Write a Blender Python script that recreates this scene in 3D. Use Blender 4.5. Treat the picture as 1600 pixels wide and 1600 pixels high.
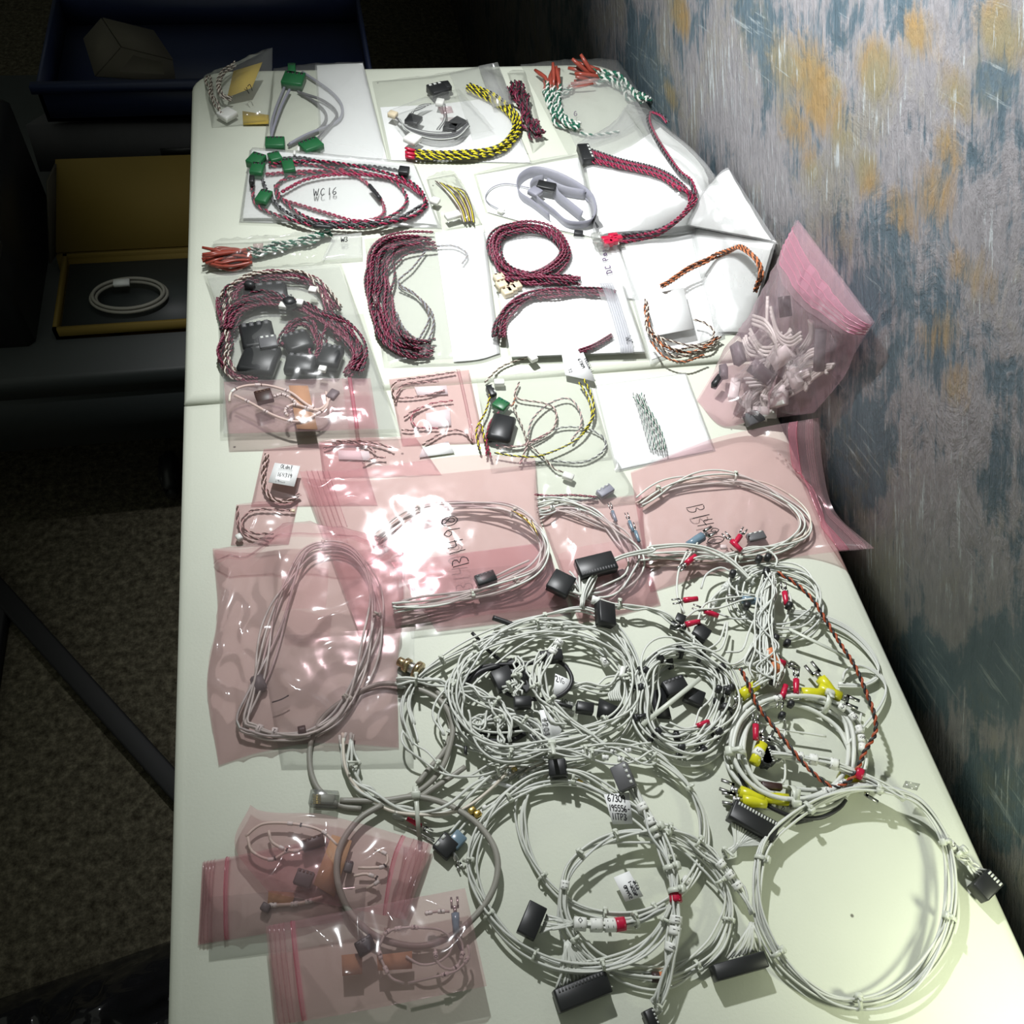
import bpy, math, random
import numpy as np
from mathutils import Matrix, Vector, Euler, noise

for _o in list(bpy.data.objects):
    bpy.data.objects.remove(_o)
random.seed(7)
RNG = np.random.default_rng(11)
SC = bpy.context.scene
COL = SC.collection

# ------------------------------------------------------------------ camera
T = 0.74                       # height of the table top above the floor
TW = 0.61                      # table width
WALLX = TW + 0.018            # face of the wall beside the table
TL = 1.22                      # far end of the table
CAM_ROT = Euler((0.60947, -0.08272, -0.18384), 'XYZ')
CAM_POS = Vector((0.15738, -0.03394, T + 0.69755))
FPX = 1400.0                   # focal length for a 1600 px frame
cam = bpy.data.cameras.new('camera')
cam.sensor_width = 36.0
cam.lens = FPX / 1600.0 * 36.0
cam.clip_start = 0.02
camo = bpy.data.objects.new('camera', cam)
COL.objects.link(camo)
camo.location = CAM_POS
camo.rotation_euler = CAM_ROT
SC.camera = camo

# ------------------------------------------------------------------ world, lights, exposure
w = bpy.data.worlds.new('dim_room')
SC.world = w
w.use_nodes = True
w.node_tree.nodes['Background'].inputs[0].default_value = (0.93, 1.0, 0.86, 1)
w.node_tree.nodes['Background'].inputs[1].default_value = 0.19
SC.view_settings.view_transform = 'Standard'
SC.view_settings.look = 'None'
SC.view_settings.exposure = 0.0
SC.view_settings.gamma = 1.0
SC.view_settings.use_curve_mapping = False
SC.cycles.transparent_max_bounces = 40
SC.cycles.max_bounces = 4
SC.cycles.diffuse_bounces = 2
SC.cycles.glossy_bounces = 2
SC.cycles.transmission_bounces = 3
SC.cycles.use_adaptive_sampling = True
SC.cycles.adaptive_threshold = 0.03
SC.cycles.caustics_reflective = False
SC.cycles.caustics_refractive = False


def spot(name, loc, aim, power, col, angle, blend, radius):
    l = bpy.data.lights.new(name, 'SPOT')
    l.energy = power
    l.color = col
    l.spot_size = math.radians(angle)
    l.spot_blend = blend
    l.shadow_soft_size = radius
    o = bpy.data.objects.new(name, l)
    COL.objects.link(o)
    o.location = loc
    o.rotation_euler = (Vector(aim) - Vector(loc)).to_track_quat('-Z', 'Y').to_euler()
    return o


spot('work_lamp', (0.16, 0.82, T + 0.78), (0.64, 0.66, T + 0.14), 52.0, (0.97, 0.985, 1.0), 132, 1.0, 0.016)
spot('near_lamp', (0.615, -0.085, T + 0.16), (0.575, -0.01, T), 2.4, (0.95, 1.0, 0.74), 110, 1.0, 0.025)

# ------------------------------------------------------------------ pixel -> place helpers
_R = np.array(CAM_ROT.to_matrix())
_C = np.array(CAM_POS)


def ray(px, py):
    d = _R @ np.array([(px - 800) / FPX, -(py - 800) / FPX, -1.0])
    return d


HK = 1.0                       # how high piled things stand


def P(px, py, h=0.0):
    """place on the table top (or h above it) seen at this spot of the frame"""
    d = ray(px, py)
    if h > -0.05:
        h = h * HK
    t = (T + h - _C[2]) / d[2]
    p = _C + d * t
    if p[0] > WALLX - 0.008 - max(h, 0.0) and h > -0.05:      # past the table edge things climb the wall
        p = PX(px, py, WALLX - 0.008 - max(h, 0.0))
    return p


def PZ(px, py, z):
    return P(px, py, z - T)


def PX(px, py, x):
    """place on the upright plane X = x (the wall side)"""
    d = ray(px, py)
    return _C + d * ((x - _C[0]) / d[0])


def mpp(px, py):
    t = -(_C[2] - T) / ray(px, py)[2]
    return float(t * np.linalg.norm(ray(px, py)) / FPX / np.linalg.norm(((px - 800) / FPX, (py - 800) / FPX, 1)))


def ZM(x0, y0, s):
    """reads points noted on an enlarged crop"""
    def f(*pts):
        return [(x0 + p[0] / s, y0 + p[1] / s) + tuple(p[2:]) for p in pts]
    return f


# ------------------------------------------------------------------ objects
OFF = {}


def thing(name, label, cat, loc, group=None):
    o = bpy.data.objects.new(name, None)
    COL.objects.link(o)
    o.empty_display_size = 0.01
    o.location = loc
    o['label'] = label
    o['category'] = cat
    if group:
        o['group'] = group
    OFF[o.name] = np.array(loc, float)
    return o


def tag(o, label, cat, group=None, kind=None):
    o['label'] = label
    o['category'] = cat
    if group:
        o['group'] = group
    if kind:
        o['kind'] = kind
    return o


def mesh(name, V, F, mat, parent=None, smooth=True, label=None):
    V = np.asarray(V, np.float64)
    off = OFF[parent.name] if parent is not None else np.zeros(3)
    V = V - off
    m = bpy.data.meshes.new(name)
    m.vertices.add(len(V))
    m.vertices.foreach_set('co', V.astype(np.float32).ravel())
    if isinstance(F, np.ndarray):
        n, k = F.shape
        m.loops.add(n * k)
        m.loops.foreach_set('vertex_index', F.astype(np.int32).ravel())
        m.polygons.add(n)
        m.polygons.foreach_set('loop_start', np.arange(0, n * k, k, dtype=np.int32))
    else:
        tot = np.array([len(f) for f in F], np.int32)
        m.loops.add(int(tot.sum()))
        m.loops.foreach_set('vertex_index', np.concatenate([np.asarray(f, np.int32) for f in F]))
        m.polygons.add(len(F))
        m.polygons.foreach_set('loop_start', np.concatenate([[0], np.cumsum(tot)[:-1]]).astype(np.int32))
    m.update(calc_edges=True)
    if smooth:
        m.polygons.foreach_set('use_smooth', np.ones(len(m.polygons), bool))
    m.materials.append(mat)
    o = bpy.data.objects.new(name, m)
    COL.objects.link(o)
    if parent is not None:
        o.parent = parent
    OFF[o.name] = off
    if label:
        o['label'] = label
    return o


class MB:
    """collects pieces of one mesh"""
    def __init__(s):
        s.V = []
        s.F = []
        s.n = 0

    def add(s, V, F):
        V = np.asarray(V, float).reshape(-1, 3)
        s.V.append(V)
        for f in F:
            s.F.append([int(i) + s.n for i in f])
        s.n += len(V)
        return s

    def build(s, name, mat, parent=None, smooth=False, label=None):
        return mesh(name, np.concatenate(s.V), s.F, mat, parent, smooth, label)


def box_vf(c, ax, ay, az, bev=0.0):
    """box about c with half-axes ax, ay, az (vectors); bev chamfers the upright edges and the top"""
    c, ax, ay, az = (np.asarray(v, float) for v in (c, ax, ay, az))
    if bev <= 0:
        V = [c + sx * ax + sy * ay + sz * az for sz in (-1, 1) for sy in (-1, 1) for sx in (-1, 1)]
        F = [(0, 2, 3, 1), (4, 5, 7, 6), (0, 1, 5, 4), (2, 6, 7, 3), (0, 4, 6, 2), (1, 3, 7, 5)]
        return V, F
    lx, ly, lz = (np.linalg.norm(v) for v in (ax, ay, az))
    b = min(bev, lx * .45, ly * .45, lz * .9)
    ex, ey, ez = ax / lx, ay / ly, az / lz

    def loop(ix, iy, z):
        k = b * 0.8
        pts = [(-ix + k, -iy), (ix - k, -iy), (ix, -iy + k), (ix, iy - k), (ix - k, iy), (-ix + k, iy), (-ix, iy - k), (-ix, -iy + k)]
        return [c + ex * x + ey * y + ez * z for x, y in pts]
    V = loop(lx, ly, -lz) + loop(lx, ly, lz - b) + loop(lx - b, ly - b, lz)
    F = [tuple(range(7, -1, -1)), tuple(range(16, 24))]
    for r in (0, 8):
        for i in range(8):
            j = (i + 1) % 8
            F.append((r + i, r + j, r + 8 + j, r + 8 + i))
    return V, F


def spline(pts, closed=False, step=0.004):
    p = np.asarray(pts, float)
    n = len(p)
    if n == 2 and not closed:
        k = max(2, int(np.linalg.norm(p[1] - p[0]) / step) + 1)
        t = np.linspace(0, 1, k)[:, None]
        return p[0] * (1 - t) + p[1] * t
    out = []
    segs = n if closed else n - 1
    for i in range(segs):
        if closed:
            a, b, c, d = p[(i - 1) % n], p[i], p[(i + 1) % n], p[(i + 2) % n]
        else:
            b, c = p[i], p[i + 1]
            a = p[i - 1] if i else 2 * b - c
            d = p[i + 2] if i + 2 < n else 2 * c - b
        k = max(2, int(np.linalg.norm(c - b) / step) + 1)
        t = np.linspace(0, 1, k, endpoint=False)[:, None]
        out.append(0.5 * (2 * b + (c - a) * t + (2 * a - 5 * b + 4 * c - d) * t ** 2 + (3 * b - a - 3 * c + d) * t ** 3))
    if not closed:
        out.append(p[-1:])
    return np.concatenate(out)


def resample(path, step):
    d = np.linalg.norm(np.diff(path, axis=0), axis=1)
    s = np.concatenate([[0], np.cumsum(d)])
    n = max(3, int(s[-1] / step) + 1)
    t = np.linspace(0, s[-1], n)
    return np.stack([np.interp(t, s, path[:, k]) for k in range(3)], 1)


def frames(path, closed=False):
    if closed:
        t = np.roll(path, -1, 0) - np.roll(path, 1, 0)
    else:
        t = np.gradient(path, axis=0)
    t = t / (np.linalg.norm(t, axis=1, keepdims=True) + 1e-12)
    up = np.zeros_like(t)
    up[:, 2] = 1.0
    steep = np.abs(t[:, 2]) > 0.97
    up[steep] = (0.3, 0.2, 0.2)
    a = np.cross(up, t)
    a /= np.linalg.norm(a, axis=1, keepdims=True) + 1e-12
    b = np.cross(t, a)
    return t, a, b


def tube_vf(path, r, n=6, closed=False, cap=True):
    path = np.asarray(path, float)
    m = len(path)
    _, a, b = frames(path, closed)
    th = np.arange(n) * 2 * math.pi / n
    rr = np.broadcast_to(np.asarray(r, float), (m,))
    V = (path[:, None, :] + rr[:, None, None] * (np.cos(th)[None, :, None] * a[:, None, :] + np.sin(th)[None, :, None] * b[:, None, :])).reshape(-1, 3)
    i = np.arange(m if closed else m - 1)
    j = (i + 1) % m
    k = np.arange(n)
    k2 = (k + 1) % n
    F = np.stack([i[:, None] * n + k, i[:, None] * n + k2, j[:, None] * n + k2, j[:, None] * n + k], -1).reshape(-1, 4)
    if closed or not cap:
        return V, F
    FL = F.tolist()
    FL.append(list(range(n - 1, -1, -1)))
    FL.append(list(range((m - 1) * n, m * n)))
    return V, FL


def tube(name, path, r, mat, parent=None, n=6, closed=False, label=None):
    V, F = tube_vf(path, r, n, closed)
    return mesh(name, V, F, mat, parent, True, label)


def path_px(pts, h=0.003, closed=False, step=0.004):
    """spline through frame points; a point may carry its own height as third value"""
    return spline([P(p[0], p[1], p[2] if len(p) > 2 else h) for p in pts], closed, step)


def helix(path, rad, pitch, phase, per=7):
    path = resample(path, pitch / per)
    _, a, b = frames(path)
    s = np.arange(len(path)) * (pitch / per)
    ph = 2 * math.pi * s / pitch + phase
    return path + rad * (np.cos(ph)[:, None] * a + np.sin(ph)[:, None] * b)


def twist(parent, path, r, pitch, mats, n=5, per=7, names=('strand', 'strand')):
    """a twisted pair: each strand a part"""
    ph = random.random() * 6
    k = len(mats)
    out = []
    for i, m in enumerate(mats):
        h = helix(path, r * (1.0 if k == 2 else 1.15), pitch, ph + i * 2 * math.pi / k, per)
        out.append(tube('strand', h, r, m, parent, n))
    return out


def offset_path(path, da, db, wander=0.0, seed=0, closed=False):
    _, a, b = frames(path, closed)
    m = len(path)
    t = np.linspace(0, 2 * math.pi, m, endpoint=not closed)
    rr = np.random.default_rng(seed)
    wa = sum(rr.normal() * np.sin(k * t + rr.random() * 6) for k in (1, 2, 3)) * wander
    wb = sum(rr.normal() * np.sin(k * t + rr.random() * 6) for k in (1, 2, 3)) * wander * 0.6
    q = path + (da + wa)[:, None] * a + (np.clip(db + wb, -0.02, 0.05))[:, None] * b
    return q


def bundle(parent, path, n, r, mat, closed=False, spread=1.0, wander=0.35, sides=5, name='wire', flat=1.0, seed=None, vary=None):
    """n wires running side by side, each a part"""
    res = []
    sd = seed if seed is not None else random.randint(0, 10 ** 6)
    rr = np.random.default_rng(sd)
    R = r * math.sqrt(n) * 1.05 * spread
    for i in range(n):
        q = math.sqrt((i + 0.5) / n) * R
        ang = i * 2.39996 + rr.random() * 0.3
        da = q * math.cos(ang)
        db = q * math.sin(ang) * flat + R * flat
        p = offset_path(path, np.full(len(path), da), np.full(len(path), db), wander * r, sd + i * 17 + 1, closed)
        p[:, 2] = np.maximum(p[:, 2], T + r)
        res.append(tube(name, p, r, mat if not isinstance(mat, (list, tuple)) else mat[i % len(mat)], parent, sides, closed))
    return res

# ------------------------------------------------------------------ materials
MATS = {}


def nt(name):
    m = bpy.data.materials.new(name)
    m.use_nodes = True
    return m, m.node_tree, m.node_tree.nodes['Principled BSDF']


def solid(name, col, rough=0.5, metal=0.0, var=0.08, scale=60.0, spec=0.5, trans=0.0, alpha=1.0, bump=0.0):
    """plain stuff with a little procedural unevenness"""
    if name in MATS:
        return MATS[name]
    m, t, b = nt(name)
    N = t.nodes
    tc = N.new('ShaderNodeTexCoord')
    nz = N.new('ShaderNodeTexNoise')
    nz.inputs['Scale'].default_value = scale
    nz.inputs['Detail'].default_value = 3
    t.links.new(tc.outputs['Object'], nz.inputs['Vector'])
    mx = N.new('ShaderNodeMix')
    mx.data_type = 'RGBA'
    mx.inputs['A'].default_value = (*[c * (1 - var) for c in col], 1)
    mx.inputs['B'].default_value = (*[min(1, c * (1 + var)) for c in col], 1)
    t.links.new(nz.outputs['Fac'], mx.inputs['Factor'])
    t.links.new(mx.outputs['Result'], b.inputs['Base Color'])
    b.inputs['Roughness'].default_value = rough
    b.inputs['Metallic'].default_value = metal
    b.inputs['Specular IOR Level'].default_value = spec
    b.inputs['Transmission Weight'].default_value = trans
    b.inputs['Alpha'].default_value = alpha
    if bump:
        bp = N.new('ShaderNodeBump')
        bp.inputs['Strength'].default_value = bump
        bp.inputs['Distance'].default_value = 0.002
        t.links.new(nz.outputs['Fac'], bp.inputs['Height'])
        t.links.new(bp.outputs['Normal'], b.inputs['Normal'])
    MATS[name] = m
    return m


def film_mat(name, tint, milk, body=(0.95, 0.95, 0.95), gloss=0.10, rough=0.15, crease=1.0, scale=24.0):
    """thin plastic sheet: mostly clear, partly milky, with glossy creases"""
    m = bpy.data.materials.new(name)
    m.use_nodes = True
    t = m.node_tree
    N = t.nodes
    L = t.links
    N.remove(N['Principled BSDF'])
    out = N['Material Output']
    tc = N.new('ShaderNodeTexCoord')
    n1 = N.new('ShaderNodeTexNoise')
    n1.inputs['Scale'].default_value = scale
    n1.inputs['Detail'].default_value = 1.5
    L.new(tc.outputs['Object'], n1.inputs['Vector'])
    bp = N.new('ShaderNodeBump')
    bp.inputs['Strength'].default_value = 0.45 * crease
    bp.inputs['Distance'].default_value = 0.006
    L.new(n1.outputs['Fac'], bp.inputs['Height'])
    tr = N.new('ShaderNodeBsdfTransparent')
    tr.inputs['Color'].default_value = (*tint, 1)
    df = N.new('ShaderNodeBsdfDiffuse')
    df.inputs['Color'].default_value = (*body, 1)
    tl = N.new('ShaderNodeBsdfTranslucent')
    tl.inputs['Color'].default_value = (*body, 1)
    m1 = N.new('ShaderNodeMixShader')
    m1.inputs[0].default_value = 0.5
    L.new(df.outputs[0], m1.inputs[1])
    L.new(tl.outputs[0], m1.inputs[2])
    m2 = N.new('ShaderNodeMixShader')
    m2.inputs[0].default_value = milk
    L.new(tr.outputs[0], m2.inputs[1])
    L.new(m1.outputs[0], m2.inputs[2])
    gl = N.new('ShaderNodeBsdfGlossy')
    gl.inputs['Roughness'].default_value = rough
    L.new(bp.outputs['Normal'], gl.inputs['Normal'])
    lw = N.new('ShaderNodeFresnel')
    lw.inputs['IOR'].default_value = 1.45
    mr = N.new('ShaderNodeMath')
    mr.operation = 'MULTIPLY_ADD'
    mr.use_clamp = True
    L.new(lw.outputs[0], mr.inputs[0])
    mr.inputs[1].default_value = 0.32
    mr.inputs[2].default_value = gloss * 0.25
    m3 = N.new('ShaderNodeMixShader')
    L.new(mr.outputs[0], m3.inputs[0])
    L.new(m2.outputs[0], m3.inputs[1])
    L.new(gl.outputs[0], m3.inputs[2])
    L.new(m3.outputs[0], out.inputs['Surface'])
    MATS[name] = m
    return m


CLEAR = film_mat('clear_bag_film', (0.992, 0.994, 0.988), 0.065, (0.98, 0.985, 0.975))
CLEARW = film_mat('milky_bag_film', (0.985, 0.99, 0.985), 0.26, (0.98, 0.98, 0.98), crease=0.5)
PINK = film_mat('pink_antistatic_film', (1.0, 0.918, 0.93), 0.095, (1.0, 0.74, 0.78), gloss=0.13)
PINKS = film_mat('heavy_pink_antistatic_film', (1.0, 0.92, 0.94), 0.17, (1.0, 0.76, 0.83))
PINKD = film_mat('pink_zip_film', (0.995, 0.72, 0.77), 0.26, (0.98, 0.50, 0.60), crease=0.3)
PINKZ = film_mat('bright_pink_zip_film', (0.99, 0.68, 0.78), 0.55, (1.0, 0.56, 0.70), crease=0.3)
ZIPC = film_mat('clear_zip_film', (0.93, 0.93, 0.96), 0.35, (0.92, 0.92, 0.96), crease=0.3)
GLASSY = film_mat('clear_moulded_plastic', (0.86, 0.87, 0.85), 0.15, (0.8, 0.8, 0.78), gloss=0.3, crease=0.1)

WHITE = solid('white_wire_insulation', (0.66, 0.68, 0.62), 0.42, var=0.04)
WHITE2 = solid('pale_grey_wire_insulation', (0.62, 0.64, 0.60), 0.42, var=0.06)
CREAM = solid('cream_wire_insulation', (0.72, 0.66, 0.56), 0.45, var=0.05)
GREY = solid('grey_cable_jacket', (0.30, 0.29, 0.25), 0.45, var=0.06)
DGREY = solid('dark_grey_jacket', (0.12, 0.12, 0.125), 0.5, var=0.1)
RIB = solid('ribbon_cable_grey', (0.27, 0.27, 0.32), 0.5, var=0.06)
BLACK = solid('black_plastic', (0.018, 0.019, 0.020), 0.42, var=0.15)
BLACKW = solid('black_wire_insulation', (0.022, 0.022, 0.024), 0.45, var=0.1)
MAROON = solid('maroon_wire_insulation', (0.14, 0.012, 0.035), 0.42, var=0.15)
ROSE = solid('dusty_rose_insulation', (0.24, 0.05, 0.09), 0.42, var=0.1)
RED = solid('red_wire_insulation', (0.34, 0.014, 0.06), 0.42, var=0.1)
REDP = solid('red_crimp_plastic', (0.50, 0.012, 0.05), 0.3, var=0.1)
BROWN = solid('brown_wire_insulation', (0.085, 0.042, 0.028), 0.45, var=0.15)
ORANGE = solid('orange_wire_insulation', (0.62, 0.20, 0.075), 0.45, var=0.1)
RUST = solid('rust_red_sleeve', (0.30, 0.055, 0.035), 0.3, var=0.25, scale=200)
GREEN = solid('green_wire_insulation', (0.010, 0.11, 0.065), 0.45, var=0.15)
GREENP = solid('green_terminal_plastic', (0.018, 0.13, 0.045), 0.4, var=0.1)
YELLOW = solid('yellow_wire_insulation', (0.66, 0.58, 0.02), 0.42, var=0.06)
YELT = solid('yellow_terminal_sleeve', (0.62, 0.60, 0.02), 0.3, var=0.08)
BLUET = solid('blue_terminal_sleeve', (0.16, 0.24, 0.30), 0.25, var=0.1)
PINKW = solid('pale_pink_wire', (0.72, 0.52, 0.48), 0.45)
HOTPINK = film_mat('pink_antistatic_film', (1.0, 0.918, 0.93), 0.095, (1.0, 0.74, 0.78), gloss=0.13)
PAPER = solid('white_paper', (0.88, 0.89, 0.88), 0.8, var=0.02)
TANP = solid('tan_masking_paper', (0.52, 0.33, 0.17), 0.8, var=0.05)
YELP = solid('yellow_paper', (0.50, 0.36, 0.06), 0.8, var=0.05)
NYLON = solid('natural_nylon', (0.62, 0.65, 0.56), 0.35, var=0.04)
SLEEVE = solid('white_marker_sleeve', (0.80, 0.81, 0.76), 0.5, var=0.02)
CONW = solid('white_connector_plastic', (0.78, 0.78, 0.74), 0.4, var=0.03)
CONC = solid('cream_connector_plastic', (0.70, 0.60, 0.42), 0.4, var=0.05)
CONB = solid('brown_connector_plastic', (0.045, 0.022, 0.018), 0.45, var=0.1)
METAL = solid('tinned_metal', (0.62, 0.62, 0.60), 0.28, metal=1.0, var=0.1)
BRASS = solid('brassy_nickel', (0.55, 0.44, 0.26), 0.25, metal=1.0, var=0.2, scale=150)
GOLD = solid('gold_contact', (0.72, 0.52, 0.16), 0.3, metal=1.0)
INK = solid('black_ink', (0.012, 0.012, 0.016), 0.6, var=0.05)
INKP = solid('purple_ink', (0.10, 0.045, 0.14), 0.6, var=0.05)
INKR = solid('dark_red_ink', (0.35, 0.03, 0.05), 0.6, var=0.05)


def table_mat():
    m, t, b = nt('moulded_table_plastic')
    N, L = t.nodes, t.links
    tc = N.new('ShaderNodeTexCoord')
    nz = N.new('ShaderNodeTexNoise')
    nz.inputs['Scale'].default_value = 420
    nz.inputs['Detail'].default_value = 4
    L.new(tc.outputs['Object'], nz.inputs['Vector'])
    bp = N.new('ShaderNodeBump')
    bp.inputs['Strength'].default_value = 0.25
    bp.inputs['Distance'].default_value = 0.0006
    L.new(nz.outputs['Fac'], bp.inputs['Height'])
    L.new(bp.outputs['Normal'], b.inputs['Normal'])
    sp = N.new('ShaderNodeTexNoise')
    sp.inputs['Scale'].default_value = 9
    sp.inputs['Detail'].default_value = 6
    L.new(tc.outputs['Object'], sp.inputs['Vector'])
    v = N.new('ShaderNodeTexVoronoi')
    v.inputs['Scale'].default_value = 26
    L.new(tc.outputs['Object'], v.inputs['Vector'])
    dots = N.new('ShaderNodeMapRange')
    dots.inputs['From Min'].default_value = 0.022
    dots.inputs['From Max'].default_value = 0.045
    L.new(v.outputs['Distance'], dots.inputs['Value'])
    c1 = N.new('ShaderNodeMix')
    c1.data_type = 'RGBA'
    c1.inputs['A'].default_value = (0.60, 0.63, 0.53, 1)
    c1.inputs['B'].default_value = (0.70, 0.73, 0.62, 1)
    L.new(sp.outputs['Fac'], c1.inputs['Factor'])
    c2 = N.new('ShaderNodeMix')
    c2.data_type = 'RGBA'
    c2.inputs['A'].default_value = (0.16, 0.16, 0.13, 1)
    L.new(dots.outputs['Result'], c2.inputs['Factor'])
    L.new(c1.outputs['Result'], c2.inputs['B'])
    L.new(c2.outputs['Result'], b.inputs['Base Color'])
    b.inputs['Roughness'].default_value = 0.55
    b.inputs['Specular IOR Level'].default_value = 0.3
    return m


TABLE = table_mat()


def carpet_mat():
    m, t, b = nt('speckled_carpet')
    N, L = t.nodes, t.links
    tc = N.new('ShaderNodeTexCoord')
    a = N.new('ShaderNodeTexNoise')
    a.inputs['Scale'].default_value = 75
    a.inputs['Detail'].default_value = 8
    a.inputs['Roughness'].default_value = 0.75
    L.new(tc.outputs['Object'], a.inputs['Vector'])
    r = N.new('ShaderNodeValToRGB')
    e = r.color_ramp.elements
    e[0].position, e[0].color = 0.36, (0.034, 0.029, 0.019, 1)
    e[1].position, e[1].color = 0.70, (0.22, 0.20, 0.14, 1)
    x = e.new(0.52)
    x.color = (0.10, 0.09, 0.062, 1)
    L.new(a.outputs['Fac'], r.inputs['Fac'])
    L.new(r.outputs['Color'], b.inputs['Base Color'])
    bp = N.new('ShaderNodeBump')
    bp.inputs['Strength'].default_value = 0.7
    bp.inputs['Distance'].default_value = 0.004
    L.new(a.outputs['Fac'], bp.inputs['Height'])
    L.new(bp.outputs['Normal'], b.inputs['Normal'])
    b.inputs['Roughness'].default_value = 0.95
    b.inputs['Specular IOR Level'].default_value = 0.1
    return m


CARPET = carpet_mat()


STROKE = 0.0


def wall_mat(blobs, blues, greys):
    """hand-daubed wall: slate blue ground, lilac grey and ochre sponge patches, white dry-brush streaks"""
    m, t, b = nt('daubed_wall_paint')
    N, L = t.nodes, t.links
    geo = N.new('ShaderNodeNewGeometry')
    pos = geo.outputs['Position']

    def nnoise(scale, detail=5, rough=0.6, sc=(1, 1, 1), dist=0.0, loc=(0, 0, 0)):
        mp = N.new('ShaderNodeMapping')
        mp.inputs['Scale'].default_value = sc
        mp.inputs['Location'].default_value = loc
        L.new(pos, mp.inputs['Vector'])
        n = N.new('ShaderNodeTexNoise')
        n.inputs['Scale'].default_value = scale
        n.inputs['Detail'].default_value = detail
        n.inputs['Roughness'].default_value = rough
        n.inputs['Distortion'].default_value = dist
        L.new(mp.outputs[0], n.inputs['Vector'])
        return n.outputs['Fac']

    def math_(op, a, bb, clamp=False):
        n = N.new('ShaderNodeMath')
        n.operation = op
        n.use_clamp = clamp
        for i, v in enumerate((a, bb)):
            if isinstance(v, (int, float)):
                n.inputs[i].default_value = v
            else:
                L.new(v, n.inputs[i])
        return n.outputs[0]

    def ramp(v, lo, hi):
        n = N.new('ShaderNodeMapRange')
        n.inputs['From Min'].default_value = lo
        n.inputs['From Max'].default_value = hi
        L.new(v, n.inputs['Value'])
        return n.outputs['Result']

    def mix(f, a, c):
        n = N.new('ShaderNodeMix')
        n.data_type = 'RGBA'
        L.new(f, n.inputs['Factor'])
        for k, v in (('A', a), ('B', c)):
            if isinstance(v, tuple):
                n.inputs[k].default_value = (*v, 1)
            else:
                L.new(v, n.inputs[k])
        return n.outputs['Result']

    def spots(lst):
        """sum of daub areas (y, z, radius_y, radius_z, strength)"""
        tot = None
        for (y, z, ry, rz, s) in lst:
            mp = N.new('ShaderNodeMapping')
            mp.inputs['Location'].default_value = (0, -y / ry, -z / rz)
            mp.inputs['Scale'].default_value = (0, 1 / ry, 1 / rz)
            L.new(pos, mp.inputs['Vector'])
            ln = N.new('ShaderNodeVectorMath')
            ln.operation = 'LENGTH'
            L.new(mp.outputs[0], ln.inputs[0])
            v = N.new('ShaderNodeMapRange')
            v.inputs['From Min'].default_value = 1.25
            v.inputs['From Max'].default_value = 0.2
            v.inputs['To Max'].default_value = s
            L.new(ln.outputs['Value'], v.inputs['Value'])
            tot = v.outputs['Result'] if tot is None else math_('MAXIMUM', tot, v.outputs['Result'])
        return tot

    def rot(fac_pos, ang):
        n = N.new('ShaderNodeVectorRotate')
        n.rotation_type = 'X_AXIS'
        n.inputs['Angle'].default_value = ang
        L.new(fac_pos, n.inputs['Vector'])
        return n.outputs[0]

    geo_pos = pos
    big = nnoise(7, 6, 0.65, dist=0.6)
    pos = rot(geo_pos, STROKE)
    med = nnoise(26, 6, 0.72, sc=(1, 1, 0.6), dist=0.6)
    fine = nnoise(120, 5, 0.7, sc=(1, 1, 0.4))
    streak = nnoise(190, 6, 0.72, sc=(1, 1, 0.085))
    pos = rot(geo_pos, STROKE + 1.0)
    scrape = nnoise(170, 5, 0.7, sc=(1, 1, 0.07))
    pos = geo_pos
    blue = mix(ramp(med, 0.3, 0.7), (0.095, 0.145, 0.18), (0.17, 0.235, 0.275))
    sb = spots(blues)
    sg = spots(greys)
    # lilac grey sponge
    gm = math_('ADD', math_('MULTIPLY', big, 0.8), math_('ADD', math_('MULTIPLY', med, 0.9), math_('MULTIPLY', streak, 0.55)))
    gm = math_('SUBTRACT', math_('ADD', gm, math_('MULTIPLY', sg, 0.45)), math_('MULTIPLY', sb, 0.55))
    gfac = ramp(gm, 1.00, 1.14)
    lil = mix(ramp(fine, 0.3, 0.7), (0.27, 0.265, 0.28), (0.42, 0.405, 0.425))
    c = mix(gfac, blue, lil)
    # olive wash over the sponge
    ol = ramp(math_('ADD', big, math_('MULTIPLY', fine, 0.4)), 0.72, 0.86)
    c = mix(math_('MULTIPLY', ol, 0.45), c, (0.27, 0.25, 0.15))
    # ochre
    om = math_('ADD', spots(blobs), math_('ADD', math_('MULTIPLY', med, 0.9), math_('MULTIPLY', streak, 0.4)))
    ofac = math_('MULTIPLY', ramp(om, 0.90, 1.16), 0.85)
    och = mix(ramp(big, 0.42, 0.58), (0.42, 0.265, 0.085), (0.31, 0.27, 0.15))
    c = mix(ofac, c, och)
    # dark flecks where the ground shows through
    dk = ramp(math_('ADD', streak, math_('MULTIPLY', med, 0.5)), 0.64, 0.57)
    c = mix(math_('MULTIPLY', dk, 0.75), c, (0.09, 0.14, 0.175))
    # white dry-brush streaks, steeper ones low down by the table
    wm = math_('ADD', math_('MULTIPLY', streak, 1.0), math_('ADD', math_('MULTIPLY', big, 0.55), math_('MULTIPLY', med, 0.3)))
    wf = ramp(math_('ADD', wm, math_('MULTIPLY', sg, 0.16)), 1.06, 1.13)
    c = mix(math_('MULTIPLY', wf, 0.85), c, (0.60, 0.66, 0.68))
    w2 = ramp(math_('ADD', math_('MULTIPLY', scrape, 1.0), math_('MULTIPLY', sb, 0.16)), 0.66, 0.74)
    c = mix(math_('MULTIPLY', w2, 0.55), c, (0.55, 0.62, 0.64))
    L.new(c, b.inputs['Base Color'])
    bp = N.new('ShaderNodeBump')
    bp.inputs['Strength'].default_value = 0.6
    bp.inputs['Distance'].default_value = 0.004
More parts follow.
